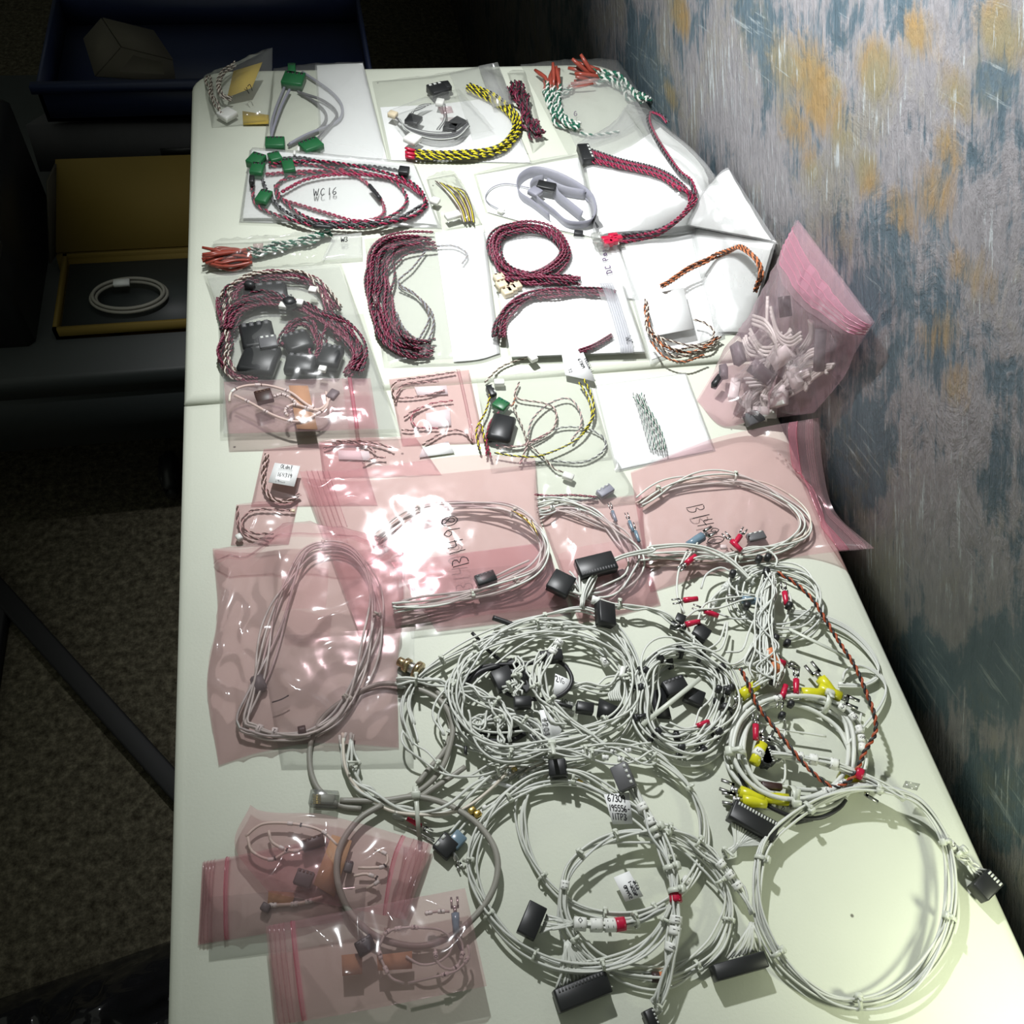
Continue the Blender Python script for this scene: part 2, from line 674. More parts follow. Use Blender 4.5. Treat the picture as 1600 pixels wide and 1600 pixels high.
    L.new(math_('ADD', math_('ADD', streak, med), math_('MULTIPLY', fine, 0.6)), bp.inputs['Height'])
    L.new(bp.outputs['Normal'], b.inputs['Normal'])
    b.inputs['Roughness'].default_value = 0.5
    b.inputs['Specular IOR Level'].default_value = 0.5
    return m

# ------------------------------------------------------------------ room shell
WX = WALLX


def wall_yz(px, py):
    p = PX(px, py, WX)
    return p[1], p[2]


def daub(px, py, rx, ry, s=0.6):
    a = PX(px, py, WX)
    b = PX(px + rx, py, WX)
    c = PX(px, py + ry, WX)
    return (a[1], a[2], max(0.02, abs(b[1] - a[1]) + abs(c[1] - a[1]) * .3), max(0.02, abs(c[2] - a[2]) + abs(b[2] - a[2]) * .3), s)


OCHRE = [daub(1270, 130, 90, 70, .62), daub(1370, 110, 55, 70, .6), daub(1560, 50, 80, 60, .62), daub(1060, 20, 30, 40, .6),
         daub(1050, 150, 28, 14, .55), daub(1355, 270, 45, 50, .55), daub(1460, 300, 60, 90, .42), daub(1240, 190, 60, 50, .5),
         daub(1470, 520, 45, 110, .45), daub(1310, 370, 50, 70, .42), daub(1550, 450, 60, 60, .3), daub(1560, 620, 60, 60, .25),
         daub(1230, 110, 80, 70, .46), daub(1315, 200, 60, 60, .5), daub(1430, 50, 60, 60, .46), daub(1500, 150, 70, 60, .42), daub(1480, 230, 60, 60, .44), daub(1405, 330, 50, 60, .46), daub(1510, 420, 60, 60, .38), daub(1490, 600, 50, 90, .42), daub(1270, 260, 50, 60, .42)]
BLUES = [daub(1340, 720, 50, 110, .9), daub(1010, 150, 50, 90, .9), daub(1440, 1050, 70, 90, .8), daub(1560, 1050, 80, 110, .8), daub(1560, 1250, 80, 120, .8),
         daub(1180, 60, 70, 70, .5), daub(1560, 130, 40, 50, .5), daub(1350, 480, 40, 60, .4)]
GREYS = [daub(1140, 130, 60, 110, .5), daub(1180, 300, 60, 90, .45), daub(1450, 800, 80, 130, .6), daub(1500, 640, 60, 80, .4),
         daub(1480, 960, 90, 60, .3), daub(1420, 200, 40, 120, .45), daub(1530, 340, 60, 70, .5)]
_a, _b = PX(1350, 450, WX), PX(1350, 150, WX)
STROKE = math.atan2(_b[1] - _a[1], _b[2] - _a[2])     # lean of the brush strokes
WALLM = wall_mat(OCHRE, BLUES, GREYS)


def slab(name, lo, hi, mat):
    lo, hi = np.array(lo), np.array(hi)
    c, e = (lo + hi) / 2, (hi - lo) / 2
    V, F = box_vf(c, (e[0], 0, 0), (0, e[1], 0), (0, 0, e[2]))
    o = mesh(name, V, F, mat, None, False)
    o['kind'] = 'structure'
    return o


o = slab('wall_right', (WX, -1.6, 0.0), (WX + 0.1, 4.0, 2.6), WALLM)
o['label'] = 'slate blue wall daubed with lilac grey and ochre paint'
o = slab('floor', (-3.0, -1.6, -0.05), (WX + 0.1, 4.0, 0.0), CARPET)
o['label'] = 'dark brown speckled carpet beside the table'
DARKW = solid('dark_back_wall_paint', (0.11, 0.115, 0.105), 0.9, var=0.1, scale=4)
o = slab('wall_back', (-3.0, 4.0, 0.0), (WX + 0.1, 4.1, 2.6), DARKW)
o['label'] = 'unlit wall at the far end of the room'
o = slab('wall_left', (-3.1, -1.6, 0.0), (-3.0, 4.1, 2.6), DARKW)
o['label'] = 'unlit wall at the left of the room'

# ------------------------------------------------------------------ folding table
table = thing('folding_table', 'long pale folding table covered with cable bags and harnesses', 'table', (TW / 2, 0.6, 0.0))


def rounded_half(y0, y1, round_lo, round_hi, rad=0.045, d=0.044):
    """one leaf of the table: flat top, softened rim, skirt"""
    out = []
    k = 7

    def arc(cx, cy, a0):
        return [(cx + rad * math.cos(a0 + i / k * math.pi / 2), cy + rad * math.sin(a0 + i / k * math.pi / 2)) for i in range(k + 1)]
    pts = []
    pts += arc(TW - rad, y0 + rad, -math.pi / 2) if round_lo else [(TW, y0)]
    pts += arc(TW - rad, y1 - rad, 0) if round_hi else [(TW, y1)]
    pts += arc(rad, y1 - rad, math.pi / 2) if round_hi else [(0, y1)]
    pts += arc(rad, y0 + rad, math.pi) if round_lo else [(0, y0)]
    pts = [(TW - x, y) for x, y in pts][::-1] if False else pts
    p = np.array(pts)
    c = p.mean(0)
    n = len(p)
    V = []
    prof = [(1.0, -d), (1.0, -0.004), (0.0035, -0.0006), (0.010, 0.0)]
    for q in prof:
        ins = 0.0 if q[0] == 1.0 else q[0]
        dd = p - c
        ln = np.abs(dd).max(1, keepdims=True)
        sh = p - np.sign(dd) * np.minimum(ins, np.abs(dd))
        V += [(x, y, T + q[1]) for x, y in sh]
    F = []
    for r in range(len(prof) - 1):
        for i in range(n):
            j = (i + 1) % n
            F.append((r * n + i, r * n + j, (r + 1) * n + j, (r + 1) * n + i))
    F.append(tuple(range((len(prof) - 1) * n, len(prof) * n)))
    F.append(tuple(range(n - 1, -1, -1)))
    return V, F


V, F = rounded_half(0.6095, TL, False, True)
mesh('table_leaf', V, F, TABLE, table, False)
V, F = rounded_half(-0.10, 0.6070, True, False)
mesh('table_leaf', V, F, TABLE, table, False)
LEGM = solid('dark_grey_powder_coat', (0.05, 0.05, 0.052), 0.5)
for yy in (0.06, 1.08):
    for xx in (0.07, 0.54):
        tube('leg', np.array([(xx, yy, 0.012), (xx, yy, T - 0.046)]), 0.0127, LEGM, table, 10)
        tube('rubber_foot', np.array([(xx, yy, 0.0), (xx, yy, 0.03)]), 0.016, BLACK, table, 10)
    tube('crossbar', np.array([(0.07, yy, 0.22), (0.54, yy, 0.22)]), 0.010, LEGM, table, 8)
for xx in (0.03, 0.58):
    V, F = box_vf((xx, 0.6, T - 0.060), (0.012, 0, 0), (0, 0.54, 0), (0, 0, 0.014))
    mesh('rail', V, F, LEGM, table, False)

# ------------------------------------------------------------------ things on the floor to the left
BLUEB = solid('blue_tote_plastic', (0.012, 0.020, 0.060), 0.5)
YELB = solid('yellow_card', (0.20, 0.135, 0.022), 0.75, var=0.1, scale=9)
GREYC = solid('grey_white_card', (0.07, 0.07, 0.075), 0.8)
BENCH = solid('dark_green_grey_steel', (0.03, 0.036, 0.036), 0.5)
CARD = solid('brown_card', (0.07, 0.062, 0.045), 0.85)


def open_box(root, x0, x1, y0, y1, z0, z1, th, mat, name='side_panel'):
    """tray or carton without a lid: base and four sides"""
    for nm, lo, hi in (('base_panel', (x0, y0, z0), (x1, y1, z0 + th)), (name, (x0, y0, z0), (x0 + th, y1, z1)), (name, (x1 - th, y0, z0), (x1, y1, z1)),
                       (name, (x0, y0, z0), (x1, y0 + th, z1)), (name, (x0, y1 - th, z0), (x1, y1, z1))):
        lo, hi = np.array(lo), np.array(hi)
        e = (hi - lo) / 2
        V, F = box_vf((lo + hi) / 2, (e[0], 0, 0), (0, e[1], 0), (0, 0, e[2]))
        mesh(nm, V, F, mat, root, False)


def prism(pts, thick):
    """flat panel from four corner points, thickened along its normal"""
    p = np.array(pts, float)
    n = np.cross(p[1] - p[0], p[-1] - p[0])
    n = n / np.linalg.norm(n) * thick
    V = np.concatenate([p, p + n])
    k = len(p)
    F = [tuple(range(k - 1, -1, -1)), tuple(range(k, 2 * k))] + [(i, (i + 1) % k, k + (i + 1) % k, k + i) for i in range(k)]
    return V, F


BZ = 0.40                      # top of the low bench
a = PZ(-60, 585, BZ)
b = PZ(300, 575, BZ)
bench = thing('low_bench', 'dark grey-green steel bench carrying the boxes left of the table', 'bench', (-0.45, b[1] + 0.3, 0))
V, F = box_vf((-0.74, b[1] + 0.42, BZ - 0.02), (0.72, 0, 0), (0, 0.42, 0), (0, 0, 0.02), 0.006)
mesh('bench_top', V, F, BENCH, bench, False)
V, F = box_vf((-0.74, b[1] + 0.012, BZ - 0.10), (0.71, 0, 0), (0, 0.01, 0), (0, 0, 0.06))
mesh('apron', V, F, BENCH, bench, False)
for xx in (-1.40, -0.06):
    for yy in (b[1] + 0.06, b[1] + 0.78):
        V, F = box_vf((xx, yy, (BZ - 0.04) / 2), (0.025, 0, 0), (0, 0.025, 0), (0, 0, (BZ - 0.04) / 2))
        mesh('leg', V, F, BENCH, bench, False)
BY = b[1]

# yellow carton lying open: low front tray and tall upright yellow lid
f0 = PZ(88, 530, BZ + 0.002)
f1 = PZ(330, 520, BZ + 0.002)
k0 = PZ(88, 425, BZ + 0.002)
ycart = thing('yellow_carton', 'open yellow card carton holding a bagged cable coil', 'carton', (f0[0] + .1, f0[1] + 0.1, BZ))
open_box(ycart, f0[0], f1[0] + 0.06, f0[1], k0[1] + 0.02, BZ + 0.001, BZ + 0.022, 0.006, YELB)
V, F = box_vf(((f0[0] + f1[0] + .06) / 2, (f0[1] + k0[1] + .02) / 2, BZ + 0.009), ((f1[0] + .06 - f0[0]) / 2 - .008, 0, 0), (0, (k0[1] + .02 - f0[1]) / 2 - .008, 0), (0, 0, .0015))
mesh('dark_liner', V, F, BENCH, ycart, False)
yb = k0[1] + 0.025
lowz, topz = None, None
d0 = ray(95, 415)
d1 = ray(88, 250)
t0_ = (yb - _C[1]) / d0[1]
lz0 = (_C + d0 * t0_)
t1_ = (yb + 0.10 - _C[1]) / d1[1]
lz1 = (_C + d1 * t1_)
lz0[2] = max(lz0[2], BZ + 0.020)
xr = f1[0] + 0.08
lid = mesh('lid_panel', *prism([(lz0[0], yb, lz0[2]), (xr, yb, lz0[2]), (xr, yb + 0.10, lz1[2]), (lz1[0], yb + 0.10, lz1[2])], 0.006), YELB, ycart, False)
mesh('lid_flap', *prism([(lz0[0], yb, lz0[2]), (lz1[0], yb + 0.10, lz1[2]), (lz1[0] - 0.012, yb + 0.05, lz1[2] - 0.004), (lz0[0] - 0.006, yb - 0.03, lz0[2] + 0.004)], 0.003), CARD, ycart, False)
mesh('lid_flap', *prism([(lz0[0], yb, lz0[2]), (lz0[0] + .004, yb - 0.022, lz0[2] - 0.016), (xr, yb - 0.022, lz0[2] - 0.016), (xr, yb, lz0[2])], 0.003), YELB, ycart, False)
# bagged coil in the tray
cc = PZ(203, 465, BZ + 0.02)
coil = thing('cable_coil', 'coiled grey cable in the open yellow carton', 'cable', cc)
ang = np.linspace(0, 2 * math.pi, 60, endpoint=False)
rx = (PZ(262, 470, BZ + .02) - cc)[0]
ry = (PZ(203, 440, BZ + .02) - cc)[1]
for i in range(3):
    ring = np.stack([cc[0] + (rx - i * 0.004) * np.cos(ang), cc[1] + (ry - i * .003) * np.sin(ang), np.full(60, cc[2] + 0.004 + (i % 2) * .005)], 1)
    tube('wire', ring, 0.0028, GREY, coil, 6, True)
V, F = box_vf(PZ(190, 442, BZ + .032), (0.012, 0, 0), (0, 0.006, 0), (0, 0, 0.003))
mesh('cable_tag', V, F, PAPER, coil, False)
# grey card box behind with dark print, blue tote on top, loose carton in it
gy = yb + 0.16
g0 = _C + ray(55, 250) * ((gy - _C[1]) / ray(55, 250)[1])
g1 = _C + ray(40, 195) * ((gy + .03 - _C[1]) / ray(40, 195)[1])
GT = -0.18
gbox = thing('grey_carton', 'grey-white card carton behind the yellow carton', 'carton', (g0[0] + .2, gy + .1, BZ))
V, F = prism([(g0[0], gy, BZ + .062), (xr + .1, gy, BZ + .062), (xr + .1, gy + .03, g1[2] - .01), (g1[0], gy + .03, g1[2])], GT)
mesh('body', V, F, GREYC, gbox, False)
V, F = box_vf(_C + ray(285, 238) * ((gy - .002 - _C[1]) / ray(285, 238)[1]), (0.035, 0, 0), (0, 0.001, 0), (0, 0, 0.008))
mesh('printed_mark', V, F, BLACK, gbox, False)
blz = g1[2] + 0.01
by = gy + 0.02
tote = thing('blue_tote', 'shallow blue plastic tote on top of the grey carton', 'tote', (g0[0] + .3, by + .1, blz))
bl0 = _C + ray(75, 190) * ((by - _C[1]) / ray(75, 190)[1])
bl1 = _C + ray(75, 135) * ((by - _C[1]) / ray(75, 135)[1])
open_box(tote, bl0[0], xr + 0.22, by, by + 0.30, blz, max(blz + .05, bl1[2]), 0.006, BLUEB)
V, F = box_vf(((bl0[0] + xr + .22) / 2, by - 0.004, max(blz + .05, bl1[2])), ((xr + .22 - bl0[0]) / 2 + .006, 0, 0), (0, 0.008, 0), (0, 0, 0.006))
mesh('rim', V, F, BLUEB, tote, False)
tz = max(blz + .05, bl1[2])
q = lambda px, py, y: _C + ray(px, py) * ((y - _C[1]) / ray(px, py)[1])
cart2 = thing('open_carton', 'small brown carton with raised flaps inside the blue tote', 'carton', (q(200, 130, by + .05)[0], by + .06, blz + .006))
A_, B_, C_, D_ = q(150, 120, by + .03), q(275, 128, by + .03), q(270, 95, by + .06), q(190, 75, by + .06)
mesh('front_panel', *prism([A_, B_, C_, D_], 0.003), CARD, cart2, False)
E_, F_ = q(160, 30, by + .14), q(240, 50, by + .14)
mesh('top_flap', *prism([D_, C_, F_, E_], 0.003), CARD, cart2, False)
G_ = q(132, 62, by + .12)
mesh('side_flap', *prism([A_, D_, E_, G_], 0.003), CARD, cart2, False)
# black equipment case at the far left
case = thing('black_case', 'black equipment case on the bench left of the yellow carton', 'case', (f0[0] - 0.20, f0[1] + 0.16, BZ))
V, F = box_vf((f0[0] - 0.20, f0[1] + 0.15, BZ + 0.111), (0.17, 0, 0), (0, 0.16, 0), (0, 0, 0.11), 0.012)
mesh('body', V, F, BLACK, case, False)
V, F = box_vf((f0[0] - 0.20, f0[1] + 0.15, BZ + 0.232), (0.07, 0, 0), (0, 0.012, 0), (0, 0, 0.011), 0.005)
mesh('handle', V, F, BLACK, case, False)
V, F = box_vf((f0[0] - 0.034, f0[1] + 0.02, BZ + 0.17), (0.005, 0, 0), (0, 0.02, 0), (0, 0, 0.02), 0.004)
mesh('latch', V, F, DGREY, case, False)
# diagonal black bar on the carpet, black caster, black bin bag
BAR = solid('black_painted_bar', (0.012, 0.012, 0.013), 0.7)
p0, p1 = PZ(-40, 880, 0.03), PZ(330, 1290, 0.03)
dd = (p1 - p0) / np.linalg.norm(p1 - p0)
sd = np.cross((0, 0, 1), dd)
wd = np.linalg.norm(PZ(120, 1075, .03) - PZ(120, 1030, .03)) * 0.62
bar = thing('floor_bar', 'flat black bar lying diagonally across the carpet', 'bar', (*((p0 + p1) / 2)[:2], 0))
V, F = box_vf((p0 + p1) / 2 - (0, 0, 0.014), dd * np.linalg.norm(p1 - p0) * .5, sd * wd / 2, (0, 0, 0.015), 0.003)
mesh('body', V, F, BAR, bar, False)
e = PZ(20, 925, 0.033)
V, F = box_vf((e[0] - .045, e[1] - .25, 0.016), (0.035, 0, 0), (0, 0.27, 0), (0, 0, 0.012), 0.003)
mesh('foot_plate', V, F, BAR, bar, False)
cw = PZ(268, 745, 0.04)
cast = thing('swivel_caster', 'black swivel caster on the carpet by the table edge', 'caster', (cw[0], cw[1], 0))
th_ = np.linspace(0, 2 * math.pi, 24, endpoint=False)
ring = np.stack([cw[0] + 0.002 * np.sin(th_), cw[1] + 0.034 * np.cos(th_), 0.047 + 0.034 * np.sin(th_)], 1)
tube('tyre', ring, 0.012, BLACK, cast, 10, True)
V, F = box_vf((cw[0], cw[1], 0.062), (0.016, 0, 0), (0, 0.030, 0), (0, 0, 0.018), 0.008)
mesh('fork', V, F, BLACK, cast, False)

# crumpled black plastic bag on the floor at the near left corner
gc = PZ(150, 1640, 0.12)
n_ = 44
uu, vv = np.meshgrid(np.linspace(-1, 1, n_), np.linspace(-1, 1, n_))
hh = np.zeros((n_, n_))
for i in range(n_):
    for j in range(n_):
        q_ = Vector((uu[i, j] * 2.2, vv[i, j] * 2.2, 4.0))
        hh[i, j] = max(0.0, 1 - abs(uu[i, j]) ** 2.6) * max(0.0, 1 - abs(vv[i, j]) ** 2.6) * (0.13 + 0.05 * noise.noise(q_) + 0.035 * (1 - abs(noise.noise(q_ * 2.3)) * 2))
V = np.stack([gc[0] - .03 + uu * 0.19, gc[1] - .02 + vv * 0.14 + uu * 0.03, 0.001 + np.maximum(hh, 0)], -1).reshape(-1, 3)
i, j = np.meshgrid(np.arange(n_ - 1), np.arange(n_ - 1), indexing='ij')
k = i * n_ + j
bb = mesh('bin_bag', V, np.stack([k, k + 1, k + n_ + 1, k + n_], -1).reshape(-1, 4).copy(), solid('glossy_black_film', (0.012, 0.012, 0.013), 0.16, bump=.5, scale=22), None)
tag(bb, 'crumpled glossy black plastic bag on the carpet at the near left', 'bag')

# ------------------------------------------------------------------ handwriting
GL = {
    '0': [[(.3, 1), (.05, .75), (.05, .25), (.3, 0), (.55, .25), (.55, .75), (.3, 1)]],
    '1': [[(.25, 1), (.25, 0)]],
    '2': [[(.05, .75), (.25, 1), (.5, .85), (.45, .55), (.05, 0), (.55, .02)]],
    '3': [[(.05, .9), (.3, 1), (.5, .8), (.25, .55), (.55, .3), (.3, 0), (.05, .12)]],
    '4': [[(.1, 1), (.08, .5), (.5, .5)], [(.45, .95), (.4, 0)]],
    '5': [[(.5, 1), (.12, .97), (.1, .6), (.4, .62), (.52, .3), (.3, 0), (.05, .1)]],
    '6': [[(.4, 1), (.1, .6), (.05, .2), (.3, 0), (.5, .2), (.35, .45), (.08, .3)]],
    '7': [[(.05, 1), (.55, 1), (.25, 0)]],
    '8': [[(.5, .85), (.25, 1), (.08, .8), (.5, .3), (.3, 0), (.06, .2), (.5, .8)]],
    '9': [[(.5, .75), (.3, 1), (.08, .75), (.3, .52), (.5, .75), (.42, 0)]],
    'B': [[(.08, 1), (.08, 0)], [(.18, 1), (.45, .92), (.48, .66), (.25, .55), (.55, .36), (.45, .05), (.18, .0)]],
    'C': [[(.5, .85), (.3, 1), (.06, .6), (.1, .15), (.3, 0), (.52, .12)]],
    'D': [[(.1, 1), (.1, 0), (.4, .1), (.55, .5), (.4, .9), (.1, 1)]],
    'P': [[(.1, 0), (.12, 1), (.5, .9), (.45, .55), (.12, .48)]],
    'S': [[(.5, .9), (.25, 1), (.08, .78), (.45, .35), (.35, .02), (.05, .1)]],
    'T': [[(.0, 1), (.6, 1)], [(.3, 1), (.28, 0)]],
    'W': [[(.0, 1), (.15, 0), (.32, .7), (.5, 0), (.68, 1)]],
    'Y': [[(.05, 1), (.3, .55), (.5, 1)], [(.3, .55), (.25, 0)]],
    'A': [[(.0, 0), (.28, 1), (.55, 0)], [(.12, .4), (.44, .4)]],
    'I': [[(.25, 1), (.25, 0)]],
    'O': [[(.3, 1), (.02, .5), (.3, 0), (.58, .5), (.3, 1)]],
    'o': [[(.3, .6), (.05, .3), (.3, 0), (.52, .3), (.3, .6)]],
    'w': [[(.0, .6), (.14, 0), (.3, .45), (.45, 0), (.6, .6)]],
    'e': [[(.05, .3), (.5, .35), (.3, .6), (.05, .3), (.25, 0), (.5, .08)]],
    'r': [[(.1, .6), (.12, 0)], [(.12, .4), (.3, .6), (.45, .55)]],
    '-': [[(.1, .45), (.5, .45)]],
    'G': [[(.5, .85), (.3, 1), (.06, .6), (.1, .15), (.3, 0), (.52, .15), (.52, .45), (.3, .45)]],
    'd': [[(.5, 1), (.5, 0)], [(.5, .5), (.2, .55), (.05, .25), (.25, 0), (.5, .15)]],
    'L': [[(.1, 1), (.1, 0), (.5, 0)]],
    'x': [[(.05, .6), (.5, 0)], [(.5, .6), (.05, 0)]],
    'n': [[(.08, .6), (.08, 0)], [(.08, .4), (.3, .6), (.5, .4), (.5, 0)]],
}


def write(parent, text, o, ex, ey, h, mat=INK, r=0.00035, adv=0.72, name='handwriting', place=None):
    """pen strokes: o is the start of the base line, ex one letter-height along it, ey one letter-height up it (frame points)"""
    mb = MB()
    x = 0.0
    f = place or (on_card(parent) if parent.name in PLANE else (lambda px, py: P(px, py, h)))
    for ch in text:
        for st in GL.get(ch, []):
            pts = []
            for a, b in st:
                px = o[0] + (x + a) * ex[0] + b * ey[0]
                py = o[1] + (x + a) * ex[1] + b * ey[1]
                pts.append(f(px, py))
            p = spline(pts, False, 0.0025) if len(pts) > 2 else np.array(pts)
            V, F = tube_vf(p, r, 4)
            mb.add(V, F)
        x += adv if ch not in '1I ' else adv * 0.72
    if mb.n == 0:
        return None
    return mb.build(name, mat, parent, True)


# ------------------------------------------------------------------ bags
def edge_pts(a, mids, b, n):
    p = spline([a] + list(mids) + [b], False, 0.003) if mids else np.array([a, b])
    d = np.linalg.norm(np.diff(p, axis=0), axis=1)
    s = np.concatenate([[0], np.cumsum(d)])
    t = np.linspace(0, s[-1], n)
    return np.stack([np.interp(t, s, p[:, k]) for k in range(3)], 1)


class Bag:
    """flat plastic bag: corners A (far left), B (far right), C (near right), D (near left)"""

    def __init__(s, name, label, corners, z0=0.0005, bulge=0.008, mat=None, mids=None, n=46, crumple=0.0016, freq=28.0, seed=0, cat='bag', group=None, pw=0.42, ridge=1.0):
        mids = mids or {}

        def pt(c):
            if isinstance(c, np.ndarray):
                return c
            return P(c[0], c[1], z0 + (c[2] if len(c) > 2 else 0.0))
        A, B, C, D = [pt(c) for c in corners]
        mm = {k: [pt(c) for c in v] for k, v in mids.items()}
        s.n = n
        s.z0 = z0
        s.root = thing(name, label, cat, ((A + B + C + D) / 4) * (1, 1, 0) + (0, 0, min(A[2], B[2], C[2], D[2])), group)
        top = edge_pts(A, mm.get('t'), B, n)
        bot = edge_pts(D, mm.get('b'), C, n)
        lef = edge_pts(A, mm.get('l'), D, n)
        rig = edge_pts(B, mm.get('r'), C, n)
        u = np.linspace(0, 1, n)[None, :, None]
        v = np.linspace(0, 1, n)[:, None, None]
        G = (1 - v) * top[None] + v * bot[None] + (1 - u) * lef[:, None] + u * rig[:, None] \
            - ((1 - u) * (1 - v) * A + u * (1 - v) * B + (1 - u) * v * D + u * v * C)
        inside = G[..., 0] < TW
        G[..., 2] = np.where(inside, np.maximum(G[..., 2], T + z0), G[..., 2])
        G[..., 0] = np.minimum(G[..., 0], WALLX - 0.004)
        s.G0 = G
        # surface normal of the patch (mostly straight up)
        du = np.gradient(G, axis=1)
        dv = np.gradient(G, axis=0)
        nn = np.cross(dv, du)
        nn /= np.linalg.norm(nn, axis=2, keepdims=True) + 1e-12
        nn[((_C - G) * nn).sum(-1) < 0] *= -1
        s.N = nn
        prof = (np.clip(4 * u * (1 - u), 0, 1) ** pw * np.clip(4 * v * (1 - v), 0, 1) ** pw)[..., 0]
        cr = np.zeros((n, n))
        for i in range(n):
            for j in range(n):
                q = Vector((G[i, j, 0] * freq + seed * 13.1, G[i, j, 1] * freq * 0.85, seed * 3.7 + G[i, j, 2] * freq))
                a = noise.noise(q)
                b = 1 - abs(noise.noise(q * 1.9 + Vector((5, 1, 2)))) * 2.2
                c = noise.noise(q * 4.3)
                cr[i, j] = a * 0.8 + max(b, 0) ** 2 * 0.8 * ridge + c * 0.12
        edge = np.minimum(1, prof * 2.2 + 0.12)
        up = bulge * prof + crumple * cr * edge
        up = 0.5 * (up + np.sqrt(up * up + (0.0022 * edge) ** 2))
        s.top = G + nn * (up + 0.0004)[..., None]
        s.low = G - nn * 0.0001
        s.bulge = bulge
        s.mat = mat or CLEAR
        i, j = np.meshgrid(np.arange(n - 1), np.arange(n - 1), indexing='ij')
        k = i * n + j
        Fq = np.stack([k, k + 1, k + n + 1, k + n], -1).reshape(-1, 4)[:, ::-1]
        s.front = mesh('front_film', s.top.reshape(-1, 3), Fq.copy(), s.mat, s.root)
        s.back = mesh('back_film', s.low.reshape(-1, 3), Fq.copy(), s.mat, s.root)

    def at(s, u, v, lift=0.0, low=False):
        G = s.low if low else s.top
        x = np.clip(u, 0, 1) * (s.n - 1)
        y = np.clip(v, 0, 1) * (s.n - 1)
        i, j = int(min(y, s.n - 2)), int(min(x, s.n - 2))
        fy, fx = y - i, x - j
        g = (G[i, j] * (1 - fx) + G[i, j + 1] * fx) * (1 - fy) + (G[i + 1, j] * (1 - fx) + G[i + 1, j + 1] * fx) * fy
        return g + s.N[i, j] * lift

    def film_at(s, px, py, lift=0.0008):
        """place on the front film seen at this frame point"""
        d = ray(px, py)
        q = s.top.reshape(-1, 3) - _C
        t = q @ d / (d @ d)
        e = np.linalg.norm(q - t[:, None] * d, axis=1)
        k = np.argpartition(e, 4)[:4]
        ww = 1 / (e[k] + 1e-5)
        tt = (t[k] * ww).sum() / ww.sum()
        return _C + d * (tt - lift / np.linalg.norm(d) * 1.2)

    def zip(s, axis, a, b, ridges=4, mat=None, v0=0.0, v1=1.0, rmat=None, band=True):
        mat = mat or (PINKD if s.mat in (PINK, PINKS) else ZIPC)
        m = 40
        f = (lambda q, r_, l: s.at(q, r_, l)) if axis == 'u' else (lambda q, r_, l: s.at(r_, q, l))
        rows = []
        for q in np.linspace(a, b, 5):
            rows.append([f(q, r_, 0.0009) for r_ in np.linspace(v0, v1, m)])
        V = np.array(rows).reshape(-1, 3)
        i, j = np.meshgrid(np.arange(4), np.arange(m - 1), indexing='ij')
        k = i * m + j
        Fq = np.stack([k, k + 1, k + m + 1, k + m], -1).reshape(-1, 4)
        z = mesh('zip_seal', V, Fq.copy(), mat, s.root)
        for q in np.linspace(a, b, ridges):
            p = np.array([f(q, r_, 0.0013) for r_ in np.linspace(v0, v1, m)])
            tube('ridge', p, 0.0004, rmat or mat, z, 4)
        return z

    def sheet(s, u0, u1, v0, v1, mat=None, lift=-0.0015, name='inner_sheet', low=False):
        """a sheet of paper or second film lying in the bag"""
        m = 14
        V = np.array([[s.at(u0 + (u1 - u0) * a, v0 + (v1 - v0) * b, lift, low) for a in np.linspace(0, 1, m)] for b in np.linspace(0, 1, m)]).reshape(-1, 3)
        i, j = np.meshgrid(np.arange(m - 1), np.arange(m - 1), indexing='ij')
        k = i * m + j
        Fq = np.stack([k, k + 1, k + m + 1, k + m], -1).reshape(-1, 4)[:, ::-1]
        return mesh(name, V, Fq.copy(), mat or CLEARW, s.root)

    def write(s, text, o, ex, ey, mat=INK, r=0.0004, adv=0.72):
        return write(s.root, text, o, ex, ey, 0, mat, r, adv, place=lambda px, py: s.film_at(px, py))


# ------------------------------------------------------------------ small hardware
PLANE = {}


def on_card(o):
    c, n, th = PLANE[o.name]

    def f(px, py):
        r_ = ray(px, py)
        return _C + r_ * (((c + n * (th + .0002) - _C) @ n) / (r_ @ n))
    return f


def quad(parent, pts, h, mat, name='paper_label', th=0.0004):
    """small flat card; pts are frame points (optionally with heights)"""
    p = [P(q[0], q[1], q[2] if len(q) > 2 else h) for q in pts]
    if np.cross(p[1] - p[0], p[-1] - p[0])[2] < 0:
        p = p[::-1]
    V, F = prism(p, th)
    o = mesh(name, V, F, mat, parent, False)
    nn = np.cross(p[1] - p[0], p[-1] - p[0])
    PLANE[o.name] = (np.mean(p, 0), nn / np.linalg.norm(nn), th)
    return o


